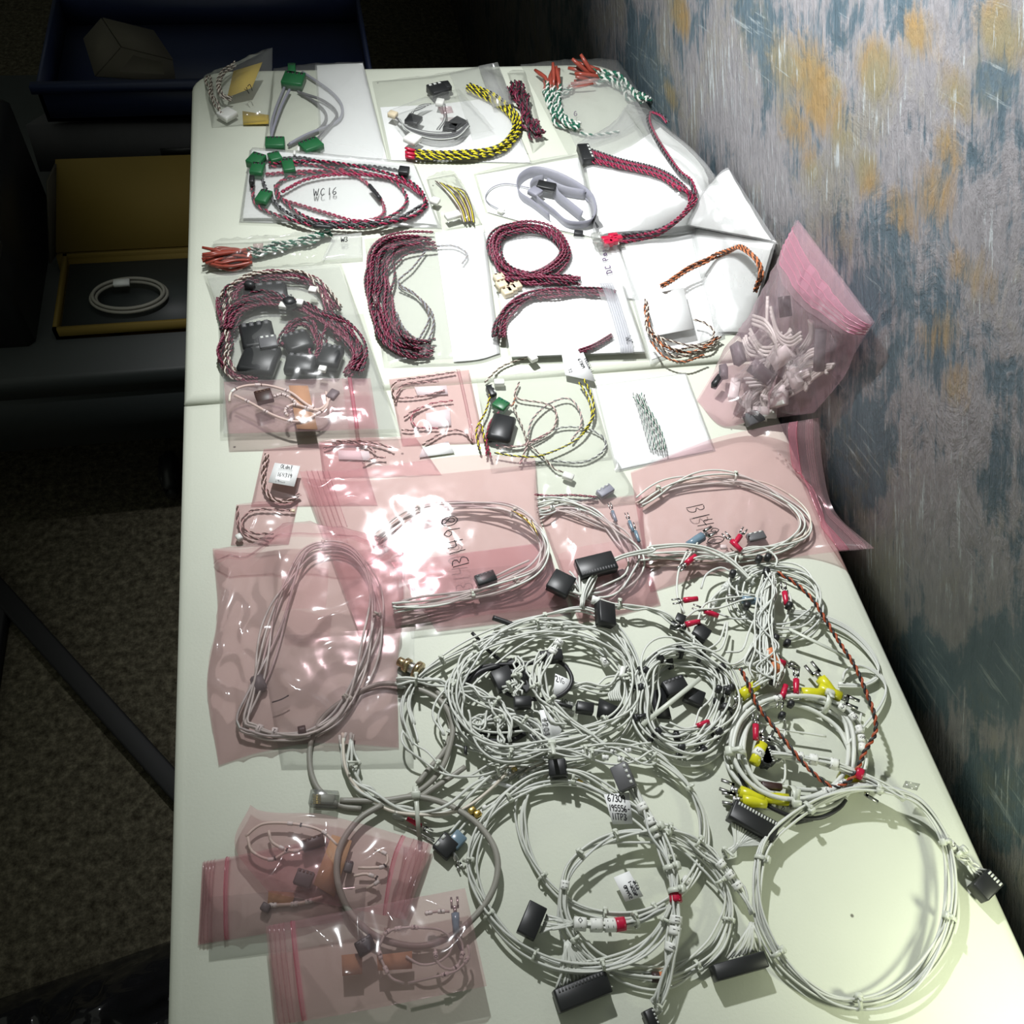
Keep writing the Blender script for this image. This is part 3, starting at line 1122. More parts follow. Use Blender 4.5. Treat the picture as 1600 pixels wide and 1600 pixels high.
def block(parent, c, lx, wx, h, hz, mat, name='connector', bev=0.0008, pins=0, pinmat=None, label=None, tip=0.0, pinside=1):
    """connector housing; c its middle, lx and wx half-length and half-width (frame offsets), h underside height, hz body height"""
    hm = (h * HK + hz / 2) / HK
    c0 = P(c[0], c[1], hm)
    ax = P(c[0] + lx[0], c[1] + lx[1], hm) - c0
    ay = P(c[0] + wx[0], c[1] + wx[1], hm) - c0
    n = np.cross(ax, ay)
    n = n / np.linalg.norm(n)
    if n[2] < 0:
        n = -n
        ay = -ay
    ay = np.cross(n, ax) / np.linalg.norm(ax) * np.linalg.norm(ay)
    if tip:
        M = np.array(Matrix.Rotation(tip, 3, Vector(ax).normalized()))
        ay, n = M @ ay, M @ n
        c0 = c0 + np.array((0, 0, abs(math.sin(tip)) * np.linalg.norm(ay)))
    V, F = box_vf(c0, ax, ay, n * hz / 2, bev)
    o = mesh(name, V, F, mat, parent, False, label)
    if pins:
        la, lb = np.linalg.norm(ax), np.linalg.norm(ay)
        for i in range(pins):
            q = c0 + ax * (-0.88 + 1.76 * (i + 0.5) / pins) + ay * 0.72 * pinside + n * (hz / 2)
            V, F = box_vf(q, ax / la * la * 0.5 / pins, ay / lb * lb * 0.16, n * 0.00025)
            mesh('pin_slot', V, F, pinmat or WHITE2, o, False)
    return o


def at_frac(path, f):
    i = int(np.clip(f, 0, 0.999) * (len(path) - 1))
    return i


def tie(parent, path, f, R, mat=None, closed=False, tail=0.012, head=0.0018, rise=None, spin=0.8, name='cable_tie'):
    """nylon strap round a bundle: band, head and clipped tail"""
    mat = mat or NYLON
    t, a, b = frames(path, closed)
    i = at_frac(path, f)
    c = path[i] + b[i] * (R if rise is None else rise)
    mb = MB()
    th = np.linspace(0, 2 * math.pi, 15, endpoint=False)
    ring = np.array([c + R * 1.14 * (math.cos(q) * a[i] + math.sin(q) * b[i]) for q in th])
    ring[:, 2] = np.maximum(ring[:, 2], T + 0.0006)
    w_ = head * 0.62
    V = np.concatenate([ring - t[i] * w_, ring + t[i] * w_, ring + t[i] * w_ + (ring - c) * 0.09, ring - t[i] * w_ + (ring - c) * 0.09])
    n = len(ring)
    F = []
    for r_ in range(4):
        for k in range(n):
            F.append((r_ * n + k, r_ * n + (k + 1) % n, ((r_ + 1) % 4) * n + (k + 1) % n, ((r_ + 1) % 4) * n + k))
    mb.add(V, F)
    hd = math.cos(spin) * a[i] + math.sin(spin) * b[i]
    pr = np.cross(t[i], hd)
    mb.add(*box_vf(c + hd * (R * 1.14 + head * .5), t[i] * head, pr * head * .8, hd * head * .75, head * 0.25))
    if tail > 0:
        mb.add(*box_vf(c + hd * (R * 1.14 + head * .6) + pr * tail * .5, t[i] * w_ * .8, pr * tail * .5, hd * 0.0005))
    return mb.build(name, mat, parent, False)


def sleeve(parent, path, f, ln, r, mat=None, text=None, closed=False, rise=0.0, name='marker_sleeve', ink=INK, side=1):
    """short printed tube round a wire or bundle"""
    mat = mat or SLEEVE
    t, a, b = frames(path, closed)
    i = at_frac(path, f)
    c = path[i] + b[i] * rise
    o = tube(name, np.array([c - t[i] * ln / 2, c - t[i] * ln * .2, c + t[i] * ln * .2, c + t[i] * ln / 2]), r, mat, parent, 9)
    if text:
        mb = MB()
        sz = min(ln * 0.8 / max(1, 0.66 * len(text)), r * 1.5) if side == 1 else r * 1.5
        x = -0.36 * len(text)
        for ch in text:
            for st in GL.get(ch, []):
                pts = []
                for gx, gy in st:
                    la, lb = (x + gx) * sz, (gy - .5) * sz
                    base = c + t[i] * la * side - a[i] * lb * side * -1
                    dz = math.sqrt(max(1e-9, r * r - min(lb * lb, r * r * .9)))
                    pts.append(base + b[i] * (dz + 0.0002))
                V, F = tube_vf(np.array(pts), 0.00022, 4)
                mb.add(V, F)
            x += 0.72
        mb.build('print', ink, o, True)
    return o


def crimp(parent, c, d, ln, r, mat, h, fork=True, name='crimp_terminal', wiremat=None):
    """insulated crimp terminal: coloured barrel with a metal fork; c barrel middle, d direction (frame offset)"""
    a = P(c[0], c[1], h)
    b_ = P(c[0] + d[0], c[1] + d[1], h)
    u = (b_ - a) / np.linalg.norm(b_ - a)
    w_ = np.cross((0, 0, 1.0), u)
    o = tube(name, np.array([a - u * ln * .5, a - u * ln * .15, a + u * ln * .1, a + u * ln * .5]), np.array([r, r, r * 1.12, r * 1.12]), mat, parent, 9)
    if fork:
        mb = MB()
        mb.add(*tube_vf(np.array([a + u * ln * .5, a + u * ln * .75]), r * .55, 6))
        for s_ in (-1, 1):
            mb.add(*box_vf(a + u * ln * 1.05 + w_ * s_ * r * .85, u * ln * .28, w_ * r * .3, (0, 0, r * .14)))
        mb.add(*box_vf(a + u * ln * .8, u * ln * .08, w_ * r * 1.1, (0, 0, r * .14)))
        mb.build('fork', METAL, o, False)
    return o


def leads(label, group, pts, n, rpx, mats, pitch=5.5, h=0.003, spread=1.0, flat=0.6, cat='wire lead', name='twisted_lead', ends=None, endmat=None, jitter=0.0, per=7, n_side=4, vary=0.0, sleeves=None, cut=0.0, on=None):
    """n separate twisted leads laid side by side along one course; each lead is a thing of its own"""
    made = []
    px0 = pts[len(pts) // 2]
    r = rpx * mpp(px0[0], px0[1])
    base = path_px(pts, h) if on is None else spline([on.film_at(p[0], p[1], h) for p in pts])
    R = 2.0 * r * math.sqrt(n) * spread
    for i in range(n):
        q = math.sqrt((i + 0.5) / n) * R if n > 1 else 0.0
        ang = i * 2.39996 + 0.4
        da, db = q * math.cos(ang), (q * math.sin(ang) + R * (n > 1)) * flat + 2 * r
        p = offset_path(base, np.full(len(base), da), np.full(len(base), db), jitter * r, 100 + i * 7 + len(pts))
        if cut:
            k0 = int(len(p) * random.random() * cut)
            k1 = len(p) - int(len(p) * random.random() * cut)
            p = p[k0:k1]
        p[:, 2] = np.maximum(p[:, 2], T + (h if on is None else 0) + r)
        p[:, 0] = np.minimum(p[:, 0], WALLX - 2.5 * r)
        o = thing(name, label, cat, p[len(p) // 2] * (1, 1, 0) + (0, 0, p[:, 2].min() - r), group if n > 1 else None)
        mm = mats[i % len(mats)] if isinstance(mats[0], (list, tuple)) else mats
        twist(o, p, r, pitch * 2 * r * (1 + 0.15 * random.random()), mm, n_side, per)
        if ends:
            for e in ends:
                t_, a_, b_ = frames(p)
                k = 0 if e == 0 else len(p) - 1
                u = t_[k] * (-1 if e == 0 else 1)
                V, F = box_vf(p[k] + u * r * 2.5, u * r * 3.0, a_[k] * r * 2.0, b_[k] * r * 1.3, r * .4)
                mesh('end_connector', V, F, endmat or CONW, o, False)
        if sleeves:
            e, ln, m_ = sleeves
            t_, a_, b_ = frames(p)
            k = 0 if e == 0 else len(p) - 1
            u = t_[k] * (-1 if e == 0 else 1)
            jt = np.array([random.uniform(-1, 1), random.uniform(-1, 1), random.uniform(-.1, .5)]) * 0.35
            u2 = (u + jt) / np.linalg.norm(u + jt)
            tube('end_sleeve', np.array([p[k] - u * ln * .1, p[k] + u * ln * .3, p[k] + u * ln * .3 + u2 * ln * .35, p[k] + u * ln * .3 + u2 * ln * .7]), np.array([r * 1.5, r * 1.9, r * 2.0, r * 1.3]), m_, o, 6)
        made.append(o)
    return made


def harness(name, label, pts0, cat='cable harness'):
    c = P(pts0[0], pts0[1], 0.0)
    return thing(name, label, cat, c)


z1 = ZM(280, 60, 4)
z2 = ZM(580, 80, 4)
z3 = ZM(780, 80, 3.2)
z4 = ZM(280, 350, 4)
z5 = ZM(560, 340, 4)
z6 = ZM(900, 340, 3.2)
z7 = ZM(320, 660, 3.2)
z8 = ZM(580, 660, 3.2)
z9 = ZM(960, 640, 3.6364)
z10 = ZM(300, 820, 4)
z11 = ZM(620, 840, 4)
z12 = ZM(980, 840, 3.6364)
z13 = ZM(280, 1200, 3.0769)
z14 = ZM(700, 1160, 3.5556)
z15 = ZM(1080, 1160, 3.0769)
z16 = ZM(460, 1080, 3.6364)

# ================================================================== far part of the table
KB = (BLACKW, RED)
MB_ = (MAROON, BLACKW)
MP = (MAROON, ROSE)

# --- small bag at the far left corner with yellow card
bg = Bag('zip_bag', 'small clear bag with brown leads and yellow card at the far left table corner', z1((150, 245), (583, 58, .035), (560, 520, .004), (205, 560)), 0.0005, 0.016, CLEAR,
         {'t': z1((340, 180, .015)), 'r': z1((578, 300, .02))}, seed=1, crumple=0.003)
quad(bg.root, z1((340, 205, .020), (520, 150, .034), (455, 310, .022), (300, 370, .014)), .015, YELP, 'yellow_card')
quad(bg.root, z1((395, 455, .006), (560, 480, .007), (560, 535, .004), (400, 540, .003)), .005, YELP, 'yellow_card')
bg.write('Y7', z1((430, 350))[0], (7, -6), (-6, -8), r=.0005)
leads('brown and yellow twisted lead in the bag with the yellow card', 'leads in the yellow card bag', z1((185, 255, .006), (215, 380, .008), (270, 490, .008)), 3, 0.9, (BROWN, CREAM), jitter=1.2, h=.004, spread=1.3)
leads('dark brown twisted lead arching beside the yellow card', 'leads beside the yellow card', z1((350, 175, .014), (260, 260, .014), (265, 370, .012), (330, 400, .010)), 4, 0.9, (BROWN, CREAM), jitter=1.2, h=.006, spread=1.3)
hs = harness('wire_connector', 'white plug inside the bag with the yellow card', z1((300, 470))[0], 'connector')
block(hs, z1((300, 475))[0], (9, -5), (3, 6), .006, .007, CONW)

# --- green plug cables bag
bg = Bag('zip_bag', 'clear bag holding grey cables with green terminal plugs', z1((590, 190), (1150, 148), (1312, 790), (520, 735)), 0.0005, 0.010, CLEAR, {'t': z1((900, 160))}, seed=2)
bg.sheet(.46, .99, .01, .99, CLEARW, -0.001)
bg.sheet(.48, .99, .02, .99, PAPER, 0.0012, low=True)
hs = harness('cable_harness', 'grey cables with green terminal plugs in the far left bag', z1((800, 450))[0])
for k, c in enumerate(([(660, 300), (600, 450), (575, 560), (590, 640)], [(740, 330), (850, 400), (918, 480), (870, 570), (680, 670)], [(770, 210), (950, 335), (1018, 430), (985, 520), (800, 600), (690, 660)],
          [(760, 340), (900, 390), (985, 470), (930, 560), (800, 690)], [(690, 320), (640, 420), (590, 560), (570, 640)])):
    tube('cable', path_px(z1(*c), .004 + .0012 * k), 4.4 / 2 * mpp(480, 170), DGREY if k % 2 else RIB, hs, 8)
for c, l, w_ in (((715, 262), (16, 2), (2, 9)), ((705, 205), (6, 0), (0, 8)), ((600, 660), (15, 0), (1, 7)), ((825, 675), (14, -5), (4, 7))):
    block(hs, z1(c)[0], l, w_, .003, .010, GREENP, 'green_plug', pins=4, pinmat=BLACK)
for c in ((745, 690), (720, 715)):
    block(hs, z1(c)[0], (2, 0), (0, 3), .010, .003, CONW, 'white_clip')

# --- yellow and black cable bag
bg = Bag('zip_bag', 'clear bag with a curved yellow and black cable bundle', z2((5, 190), (745, 78), (1008, 708), (110, 690)), 0.0005, 0.009, CLEAR, {'t': z2((400, 150))}, seed=3)
bg.sheet(.62, .99, .01, .99, CLEARW)
bg.sheet(.02, .99, .35, .99, PAPER, 0.0010, low=True)
leads('yellow and black twisted lead in the curved bundle', 'yellow black twisted leads', z2((600, 250), (760, 320), (880, 420), (905, 510), (840, 605), (700, 660), (500, 672), (270, 668)), 9, 1.3, (YELLOW, BLACKW), pitch=4.8, jitter=1.0, spread=1.15, flat=.45, sleeves=(1, .012, REDP))
hs = harness('wire_connector', 'black plug at the head of the yellow and black bundle', z2((430, 240))[0], 'connector')
block(hs, z2((415, 245))[0], (12, -3), (2, 7), .006, .011, BLACK, pins=3)
block(hs, z2((465, 220))[0], (7, -1), (1, 5), .008, .008, BLACK, 'latch')
hs = harness('paper_sheet', 'white folded sheet behind the yellow and black bundle', z2((800, 130))[0], 'paper')
quad(hs, z2((670, 95), (790, 70), (890, 330), (760, 350)), .012, CLEARW, 'sheet', .0006)

# --- small bag with grey wires and pink tag
bg = Bag('zip_bag', 'small clear bag with grey wires and a hot pink tag', z2((95, 382), (548, 238), (770, 490), (272, 612)), 0.0105, 0.010, CLEAR, seed=4, crumple=.0022)
hs = harness('cable_harness', 'thin grey wires with black plugs and hot pink tag', z2((400, 450))[0])
for k in range(9):
    j = k * 6
    tube('wire', path_px(z2((130 + j, 400 + j / 2), (230, 470 + j * .6), (380, 505 + j), (530, 495 + j), (600 + j * .3, 430 + j * .8)), .013 + .0006 * (k % 4)), .9 * mpp(690, 190), (DGREY, WHITE2, DGREY)[k % 3], hs, 5)
for k in range(5):
    tube('wire', path_px(z2((210 + 8 * k, 450 - 6 * k), (240 + 10 * k, 390 - 8 * k), (300 + 6 * k, 365 - 8 * k), (340 + 9 * k, 345 - 4 * k)), .014), .8 * mpp(690, 190), (DGREY, WHITE2)[k % 2], hs, 5)
for k in range(3):
    tube('wire', path_px(z2((440 + 10 * k, 330), (455 + 6 * k, 420), (410 + 8 * k, 490)), .014), .9 * mpp(690, 190), (DGREY, WHITE2)[k % 2], hs, 5)
for c, l, w_, m_ in (((265, 430), (10, 3), (-3, 6), BLACK), ((535, 450), (8, 4), (-4, 7), BLACK), ((495, 475), (10, 2), (-2, 5), BLACK), ((430, 320), (6, 1), (0, 4), CONW), ((258, 548), (9, 4), (-3, 6), CONW), ((135, 395), (6, 2), (-2, 3), CONC)):
    block(hs, z2(c)[0], l, w_, .013, .006, m_)
quad(hs, z2((415, 350), (500, 345), (515, 385), (440, 395)), .021, HOTPINK, 'pink_tag')

# --- narrow bag of dark red leads
bg = Bag('zip_bag', 'narrow clear bag packed with dark maroon leads', z2((850, 135), (960, 130), (1085, 580), (1010, 640)), 0.0005, 0.013, CLEAR, seed=5, crumple=.002)
leads('maroon twisted lead in the narrow bag', 'maroon leads in the narrow bag', z2((885, 240), (935, 350), (985, 460), (1045, 560)), 12, 1.4, [MB_, MP, MB_], spread=1.0, jitter=2.4)

# --- green/white leads with rust sleeves
bg = Bag('zip_bag', 'clear bag with green and white leads under rust red sleeves', z3((105, 68), (592, 46), (765, 300), (345, 520)), 0.0005, 0.012, CLEAR, {'b': z3((600, 440)), 't': z3((350, 50))}, seed=6, crumple=.0022)
bg.sheet(.1, .9, .35, .98, CLEARW)
leads('green and white twisted lead in the left bundle below rust sleeves', 'left green white leads', z3((255, 190), (265, 290), (330, 380), (400, 415)), 9, 1.75, (GREEN, WHITE), pitch=3.8, spread=1.15, sleeves=(0, .034, RUST), h=.002, jitter=1.6, flat=.4, cut=.12)
leads('green and white twisted lead sweeping to the right bag corner', 'right green white leads', z3((450, 150), (560, 170), (650, 225), (735, 285)), 9, 1.75, (GREEN, WHITE), pitch=3.8, spread=1.15, sleeves=(0, .034, RUST), h=.002, jitter=1.6, flat=.4, cut=.12)
leads('green and white twisted lead along the bag bottom', None, z3((400, 420), (480, 430), (600, 412)), 1, 1.5, (GREEN, WHITE), pitch=4)
leads('rust sleeved green lead between the two bundles', 'middle sleeved leads', z3((350, 200), (300, 240), (290, 300)), 3, 1.2, (GREEN, WHITE), sleeves=(0, .034, RUST), jitter=2)
bg.write('G', z3((375, 325))[0], (8, -2), (-1, -7), INKP)

# --- bag with red and black harness on a white stack
st = Bag('zip_bag', 'white stack of flat bags under the red and black harness', z1((440, 700), (1480, 800), (1640, 1192), (375, 1150)), 0.0005, 0.009, CLEARW, seed=7, crumple=.0006, pw=.08)
st.sheet(.02, .98, .05, .98, PAPER, -.0015)
st.sheet(.02, .98, .05, .99, PAPER, -.0045)
bg = Bag('zip_bag', 'clear bag with looped red and black harness and pen marking', z1((440, 718), (1440, 800), (1640, 1185), (370, 1125)), 0.0095, 0.006, CLEAR, seed=8)
hs = harness('cable_harness', 'red and black twisted harness with five green plugs', z1((900, 960))[0])
rr = 1.6 * mpp(520, 300)
for k, c in enumerate(([(530, 770), (750, 745), (950, 785), (1200, 800), (1400, 830)], [(560, 800), (800, 790), (1100, 835), (1380, 890), (1520, 985), (1540, 1060), (1400, 1135), (1100, 1180), (860, 1170), (690, 1130), (490, 1045), (455, 910)],
          [(540, 850), (800, 830), (1060, 845), (1200, 930), (1280, 1050), (1250, 1118), (1100, 1140), (900, 1085), (650, 1010)],
          [(620, 1010), (610, 920), (720, 860), (1000, 825), (1300, 875), (1420, 985), (1375, 1080), (1200, 1150), (950, 1150), (780, 1110), (650, 1010), (600, 920)],
          [(520, 880), (560, 970), (660, 1080), (850, 1155), (1080, 1165), (1350, 1130), (1520, 1040)], [(560, 780), (900, 770), (1250, 830), (1450, 900), (1535, 1000), (1480, 1100), (1250, 1165)],
          [(640, 960), (800, 880), (1000, 850), (1250, 860), (1400, 900), (1510, 975)])):
    p = path_px(z1(*c), .0105 + .0009 * k)
    twist(hs, p, rr, 5 * 2 * rr, ((BLACKW, DGREY), (RED, BLACKW), (RED, ROSE), KB)[k % 4], 4)
for c, l, w_ in (((482, 765), (10, 3), (-3, 8)), ((490, 825), (10, 1), (-1, 8)), ((683, 805), (9, -1), (1, 9)), ((600, 752), (9, -2), (1, 6)), ((530, 1000), (9, 2), (-3, 9))):
    block(hs, z1(c)[0], l, w_, .0105, .010, GREENP, 'green_plug', pins=3, pinmat=BLACK)
block(hs, z1((455, 890))[0], (4, 0), (0, 5), .015, .008, BLACK, 'black_plug')
block(hs, z1((1405, 832))[0], (8, 1), (-1, 5), .015, .008, BLACK, 'black_plug')
for f_, c in ((0, (1225, 960)), (1, (900, 1172))):
    q0 = path_px(z1(*([(1190, 920), (1255, 1000)] if f_ == 0 else [(840, 1172), (960, 1182)])), .020)
    tube('shrink_sleeve', q0, rr * 2.1, BLACKW, hs, 7)
bg.write('WC16', z1((838, 985))[0], (11.5, -.8), (.8, -11), r=.0005, adv=.95)

# --- little bag with brown and yellow wires
bg = Bag('zip_bag', 'little clear bag with brown and yellow wires and white plugs', z2((345, 800), (520, 765), (695, 1085), (440, 1125)), 0.0005, 0.014, CLEAR, seed=9, crumple=.004, freq=45)
hs = harness('cable_harness', 'brown and yellow wires with white plugs in the little bag', z2((540, 950))[0])
for k in range(16):
    tube('wire', path_px(z2((400 + 9 * k, 810 + 3 * k), (470 + 8 * k, 880 + 5 * (k % 3)), (540 + 6 * k, 980), (570 + 5 * k, 1060 + 4 * (k % 3))), .004 + .0015 * (k % 5)), .85 * mpp(720, 310), (BROWN, BROWN, CREAM, BROWN, YELLOW)[k % 5], hs, 5)
block(hs, z2((510, 1025))[0], (11, -3), (2, 4), .010, .005, CONW)
block(hs, z2((400, 935))[0], (6, 2), (-1, 4), .008, .005, CONW)

# --- ribbon cable bag
bg = Bag('zip_bag', 'clear bag holding a coiled grey ribbon cable', z2((640, 770), (1300, 640), (1450, 1190), (715, 1010)), 0.0005, 0.014, CLEAR, {'b': z2((1000, 1090))}, seed=10)
bg.sheet(.02, .98, .05, .98, PAPER, .0008, low=True)


def ribbon(parent, pts, wd, h, mat, lean=0.25, name='ribbon'):
    p = path_px(pts, h)
    _, a, b = frames(p)
    mb = MB()
    th = .0005
    lo, hi = p - a * lean * wd * .5, p + b * wd + a * lean * wd * .5
    V = np.concatenate([lo - a * th, hi - a * th, hi + a * th, lo + a * th])
    n = len(p)
    F = []
    for r_ in range(4):
        for k in range(n - 1):
            F.append((r_ * n + k, r_ * n + k + 1, ((r_ + 1) % 4) * n + k + 1, ((r_ + 1) % 4) * n + k))
    F += [(0, n, 2 * n, 3 * n), (n - 1, 4 * n - 1, 3 * n - 1, 2 * n - 1)]
    return mb.add(V, F).build(name, mat, parent, False)


hs = harness('ribbon_cable', 'grey flat ribbon cable coiled on its edge with black plugs', z2((1150, 950))[0], 'ribbon cable')
ribbon(hs, z2((1110, 1065), (1010, 985), (935, 935), (912, 880), (935, 820), (1010, 782), (1120, 800), (1250, 860), (1350, 930), (1385, 1000), (1380, 1075), (1330, 1110), (1220, 1105), (1140, 1040), (1040, 960), (995, 900), (1015, 850), (1075, 830)), .013, .002, RIB)
ribbon(hs, z2((1090, 845), (1180, 890), (1260, 910), (1330, 920)), .012, .003, RIB)
ribbon(hs, z2((1140, 880), (1160, 930), (1230, 990), (1310, 1055)), .012, .003, RIB)
for c, l, w_, hh in (((1095, 845), (14, 3), (-2, 5), .012), ((1025, 880), (7, 4), (-3, 5), .010), ((1295, 1140), (7, 1), (-1, 3), .002), ((1415, 1075), (4, 9), (5, -1), .004)):
    block(hs, z2(c)[0], l, w_, hh, .006, BLACK if c[0] != 1025 else RIB, 'plug')
hs = harness('jumper_wire', 'thin grey jumper wire with white ends beside the ribbon cable', z2((760, 900))[0], 'wire')
tube('wire', path_px(z2((805, 990), (735, 950), (715, 905), (760, 850), (850, 828), (990, 855)), .004), .9 * mpp(770, 300), RIB, hs, 6)
block(hs, z2((812, 996))[0], (4, 2), (-2, 3), .003, .004, CONW, 'plug')
tube('wire', path_px(z2((1340, 920), (1400, 980), (1420, 1040)), .006), .9 * mpp(930, 330), RIB, hs, 6)

# --- right far bag with red and black leads on white stack
st = Bag('zip_bag', 'white milky bag spread under the red and black leads by the wall', [z3((385, 470))[0], z3((640, 270))[0], (1102, 362), z3((480, 960))[0]], 0.0005, 0.010, CLEARW, {'t': z3((560, 380)), 'r': [(1055, 214), (1117, 278)]}, seed=11, crumple=.0015, pw=.15)
st.sheet(.05, .95, .3, .95, PAPER, -.003)
bg = Bag('zip_bag', 'clear bag over red and black leads next to the wall', [z3((620, 280, .004))[0], z3((745, 295, .006))[0], z3((1100, 640, .004))[0], z3((985, 750))[0]], 0.0115, 0.012, CLEAR, {'r': z3((930, 460, .004))}, seed=12, crumple=.002)
for k in range(4):
    leads('red and black twisted lead from the black plug by the wall', 'red black leads by the wall', z3((455, 497 + 18 * k), (600, 545 + 12 * k), (780, 590 + 10 * k), (890, 650 + 10 * k), (955 + 8 * k, 730), (930 + 5 * k, 810), (800, 895 + 8 * k), (600, 925 + 12 * k)), 1, 1.15, ((BLACKW, DGREY), (RED, ROSE))[k % 2], h=.0022 + .0005 * k, pitch=4.6, on=st)
    leads('red and black twisted lead from the black plug by the wall', None, z3((455, 506 + 18 * k), (600, 553 + 12 * k), (780, 600 + 10 * k), (885, 662 + 10 * k), (945 + 8 * k, 735), (920 + 5 * k, 815), (795, 902 + 8 * k), (600, 932 + 12 * k)), 1, 1.15, ((RED, ROSE), KB)[k % 2], h=.0022 + .0005 * k, pitch=4.6, on=st)
leads('red and black twisted lead looping up to the wall', 'looped red black leads', z3((970, 720), (950, 660), (890, 610), (800, 480), (745, 370), (755, 320), (810, 335), (840, 370)), 2, 1.1, [(BLACKW, DGREY), (RED, ROSE)], h=.004, spread=.9, pitch=4.6, on=st)
hs = harness('wire_connector', 'black plug of the red and black leads by the wall', z3((430, 515))[0], 'connector')
block(hs, z3((432, 515))[0], (5, 12), (8, -2), .0125, .010, BLACK, pins=4)
hs = harness('wire_connector', 'red and white plug ends of the leads by the wall', z3((540, 940))[0], 'connector')
for c in ((570, 925), (535, 940), (570, 950), (590, 935), (545, 960)):
    block(hs, z3(c)[0], (7, -1), (1, 3), .0135, .006, REDP, 'red_plug')
for c in ((490, 925), (500, 955), (520, 975)):
    block(hs, z3(c)[0], (8, -1), (1, 4), .0130, .006, GLASSY, 'clear_cap')
# --- white bags draped at the wall edge
wb = Bag('zip_bag', 'plain white bag draped along the wall edge of the table', [z3((1075, 640))[0], PX(*z3((1150, 588))[0], WX - .004), PX(*z3((1395, 965))[0], WX - .006), (1070, 352)], 0.0115, 0.010, CLEARW, seed=13, crumple=.002, pw=.2)
wb.sheet(.03, .97, .03, .97, PAPER, -.003)

for o_ in [o_ for o_ in COL.objects if o_.get('label') == 'red and black twisted lead from the black plug by the wall']:
    o_['group'] = 'red black leads by the wall'

# ================================================================== middle of the table, left columns
# --- rust sleeves and green leads, top of the left column
bg = Bag('zip_bag', 'clear bag with crumpled rust sleeves and green leads near the left edge', z4((215, 112), (1000, 60), (890, 245), (135, 296)), 0.003, 0.013, CLEAR, {'t': z4((550, 95))}, seed=14, crumple=.003, freq=40)
leads('green and white twisted lead with rust sleeve near the left edge', 'green leads near the left edge', z4((430, 205), (600, 175), (760, 130), (950, 75)), 6, 1.55, (GREEN, WHITE), pitch=4.6, h=.004, spread=.9, jitter=.9, sleeves=(0, .05, RUST))
hs = harness('sleeve_bunch', 'crumpled rust red heat shrink sleeves in the left bag', z4((300, 220))[0], 'sleeves')
for k in range(13):
    y = 150 + 11 * k
    tube('sleeve', path_px(z4((160 + 5 * abs(k - 7), 225 + 5 * (k - 7)), (240 + 3 * k, y + 6 * math.sin(k)), (350, y + 10 * math.cos(k * 2)), (450 + 6 * math.sin(k * 3), 185 + 5 * k)), .006 + .0025 * (k % 3)), 2.4 * mpp(360, 400), RUST, hs, 6)
quad(bg.root, z4((460, 125), (525, 120), (525, 148), (465, 152)), .018, HOTPINK, 'pink_tag')
fl = Bag('plastic_flap', 'milky bag flap with pen marking left of the maroon bundle', z4((960, 75), (1140, 55), (1145, 210), (890, 228)), 0.006, 0.003, CLEARW, seed=15, cat='bag flap', n=20)
fl.write('W3', z4((1010, 112))[0], (8, -.5), (.5, -7), r=.0005)

# --- big bag of maroon leads with black plugs
bg2 = Bag('zip_bag', 'clear bag lying under the maroon lead bags', z4((260, 600), (1150, 560), (1385, 1405), (310, 1420)), 0.0005, 0.003, CLEAR, seed=16, crumple=.0006)  # same plain clear film as the stuffed bag above it
bg = Bag('zip_bag', 'large clear bag stuffed with maroon leads and black plugs', z4((150, 310), (1010, 235), (1392, 1310), (255, 1338)), 0.003, 0.019, CLEAR, {'l': z4((230, 560), (250, 760))}, seed=17, crumple=.003, pw=.5)
bg.sheet(.02, .98, .02, .98, CLEARW, .001, low=True)
lab = 'maroon and brown twisted lead in the large stuffed bag'
gr = 'leads in the large stuffed bag'
leads(lab, gr, z4((300, 500), (330, 430), (500, 360), (750, 350), (900, 440), (985, 560)), 12, 1.25, [MP, MB_, (BROWN, CREAM)], h=.006, spread=1.2, jitter=2.0, flat=.5)
leads(lab, gr, z4((310, 690), (350, 570), (500, 500), (720, 520), (880, 600), (1040, 690), (1115, 820), (1095, 950)), 15, 1.25, [MP, MB_], h=.008, spread=1.2, jitter=2.2, flat=.5)
leads(lab, gr, z4((300, 480), (290, 640), (300, 780), (290, 880), (340, 960), (500, 965)), 12, 1.25, [MP, MB_, (BROWN, CREAM)], h=.005, spread=1.1, jitter=2.0, flat=.5)
leads(lab, gr, z4((650, 780), (720, 650), (850, 660), (880, 780), (840, 880)), 9, 1.25, [MP, MB_], h=.010, spread=1.1, jitter=2.0, flat=.5)
leads(lab, gr, z4((980, 700), (1080, 760), (1110, 880), (1050, 970)), 7, 1.25, [MP], h=.008, spread=1.1, jitter=1.5)
for i, (c, l, w_, hh) in enumerate((((490, 700), (26, -4), (4, 20), .012), ((500, 850), (28, 4), (-4, 22), .010), ((740, 740), (20, -6), (5, 14), .010), ((760, 880), (24, 2), (-2, 14), .010), ((940, 830), (18, 3), (-3, 17), .010), ((540, 430), (34, -3), (2, 12), .006), ((690, 490), (9, -3), (3, 6), .016), ((440, 385), (7, 2), (-1, 4), .016))):
    hs = harness('wire_connector', 'black plug housing among maroon leads in the large stuffed bag', z4(c)[0], 'connector')
    hs['group'] = 'black plugs in the stuffed bag'
    block(hs, z4(c)[0], l, w_, hh, .010, BLACK, 'housing', bev=.003, pins=4, pinmat=DGREY)
for c in ((650, 508), (750, 490), (835, 410), (895, 905)):
    hs = harness('wire_connector', 'tiny white plug among maroon leads in the large stuffed bag', z4(c)[0], 'connector')
    hs['group'] = 'white plugs in the stuffed bag'
    block(hs, z4(c)[0], (6, 1), (-1, 4), .018, .004, CONW, 'housing')
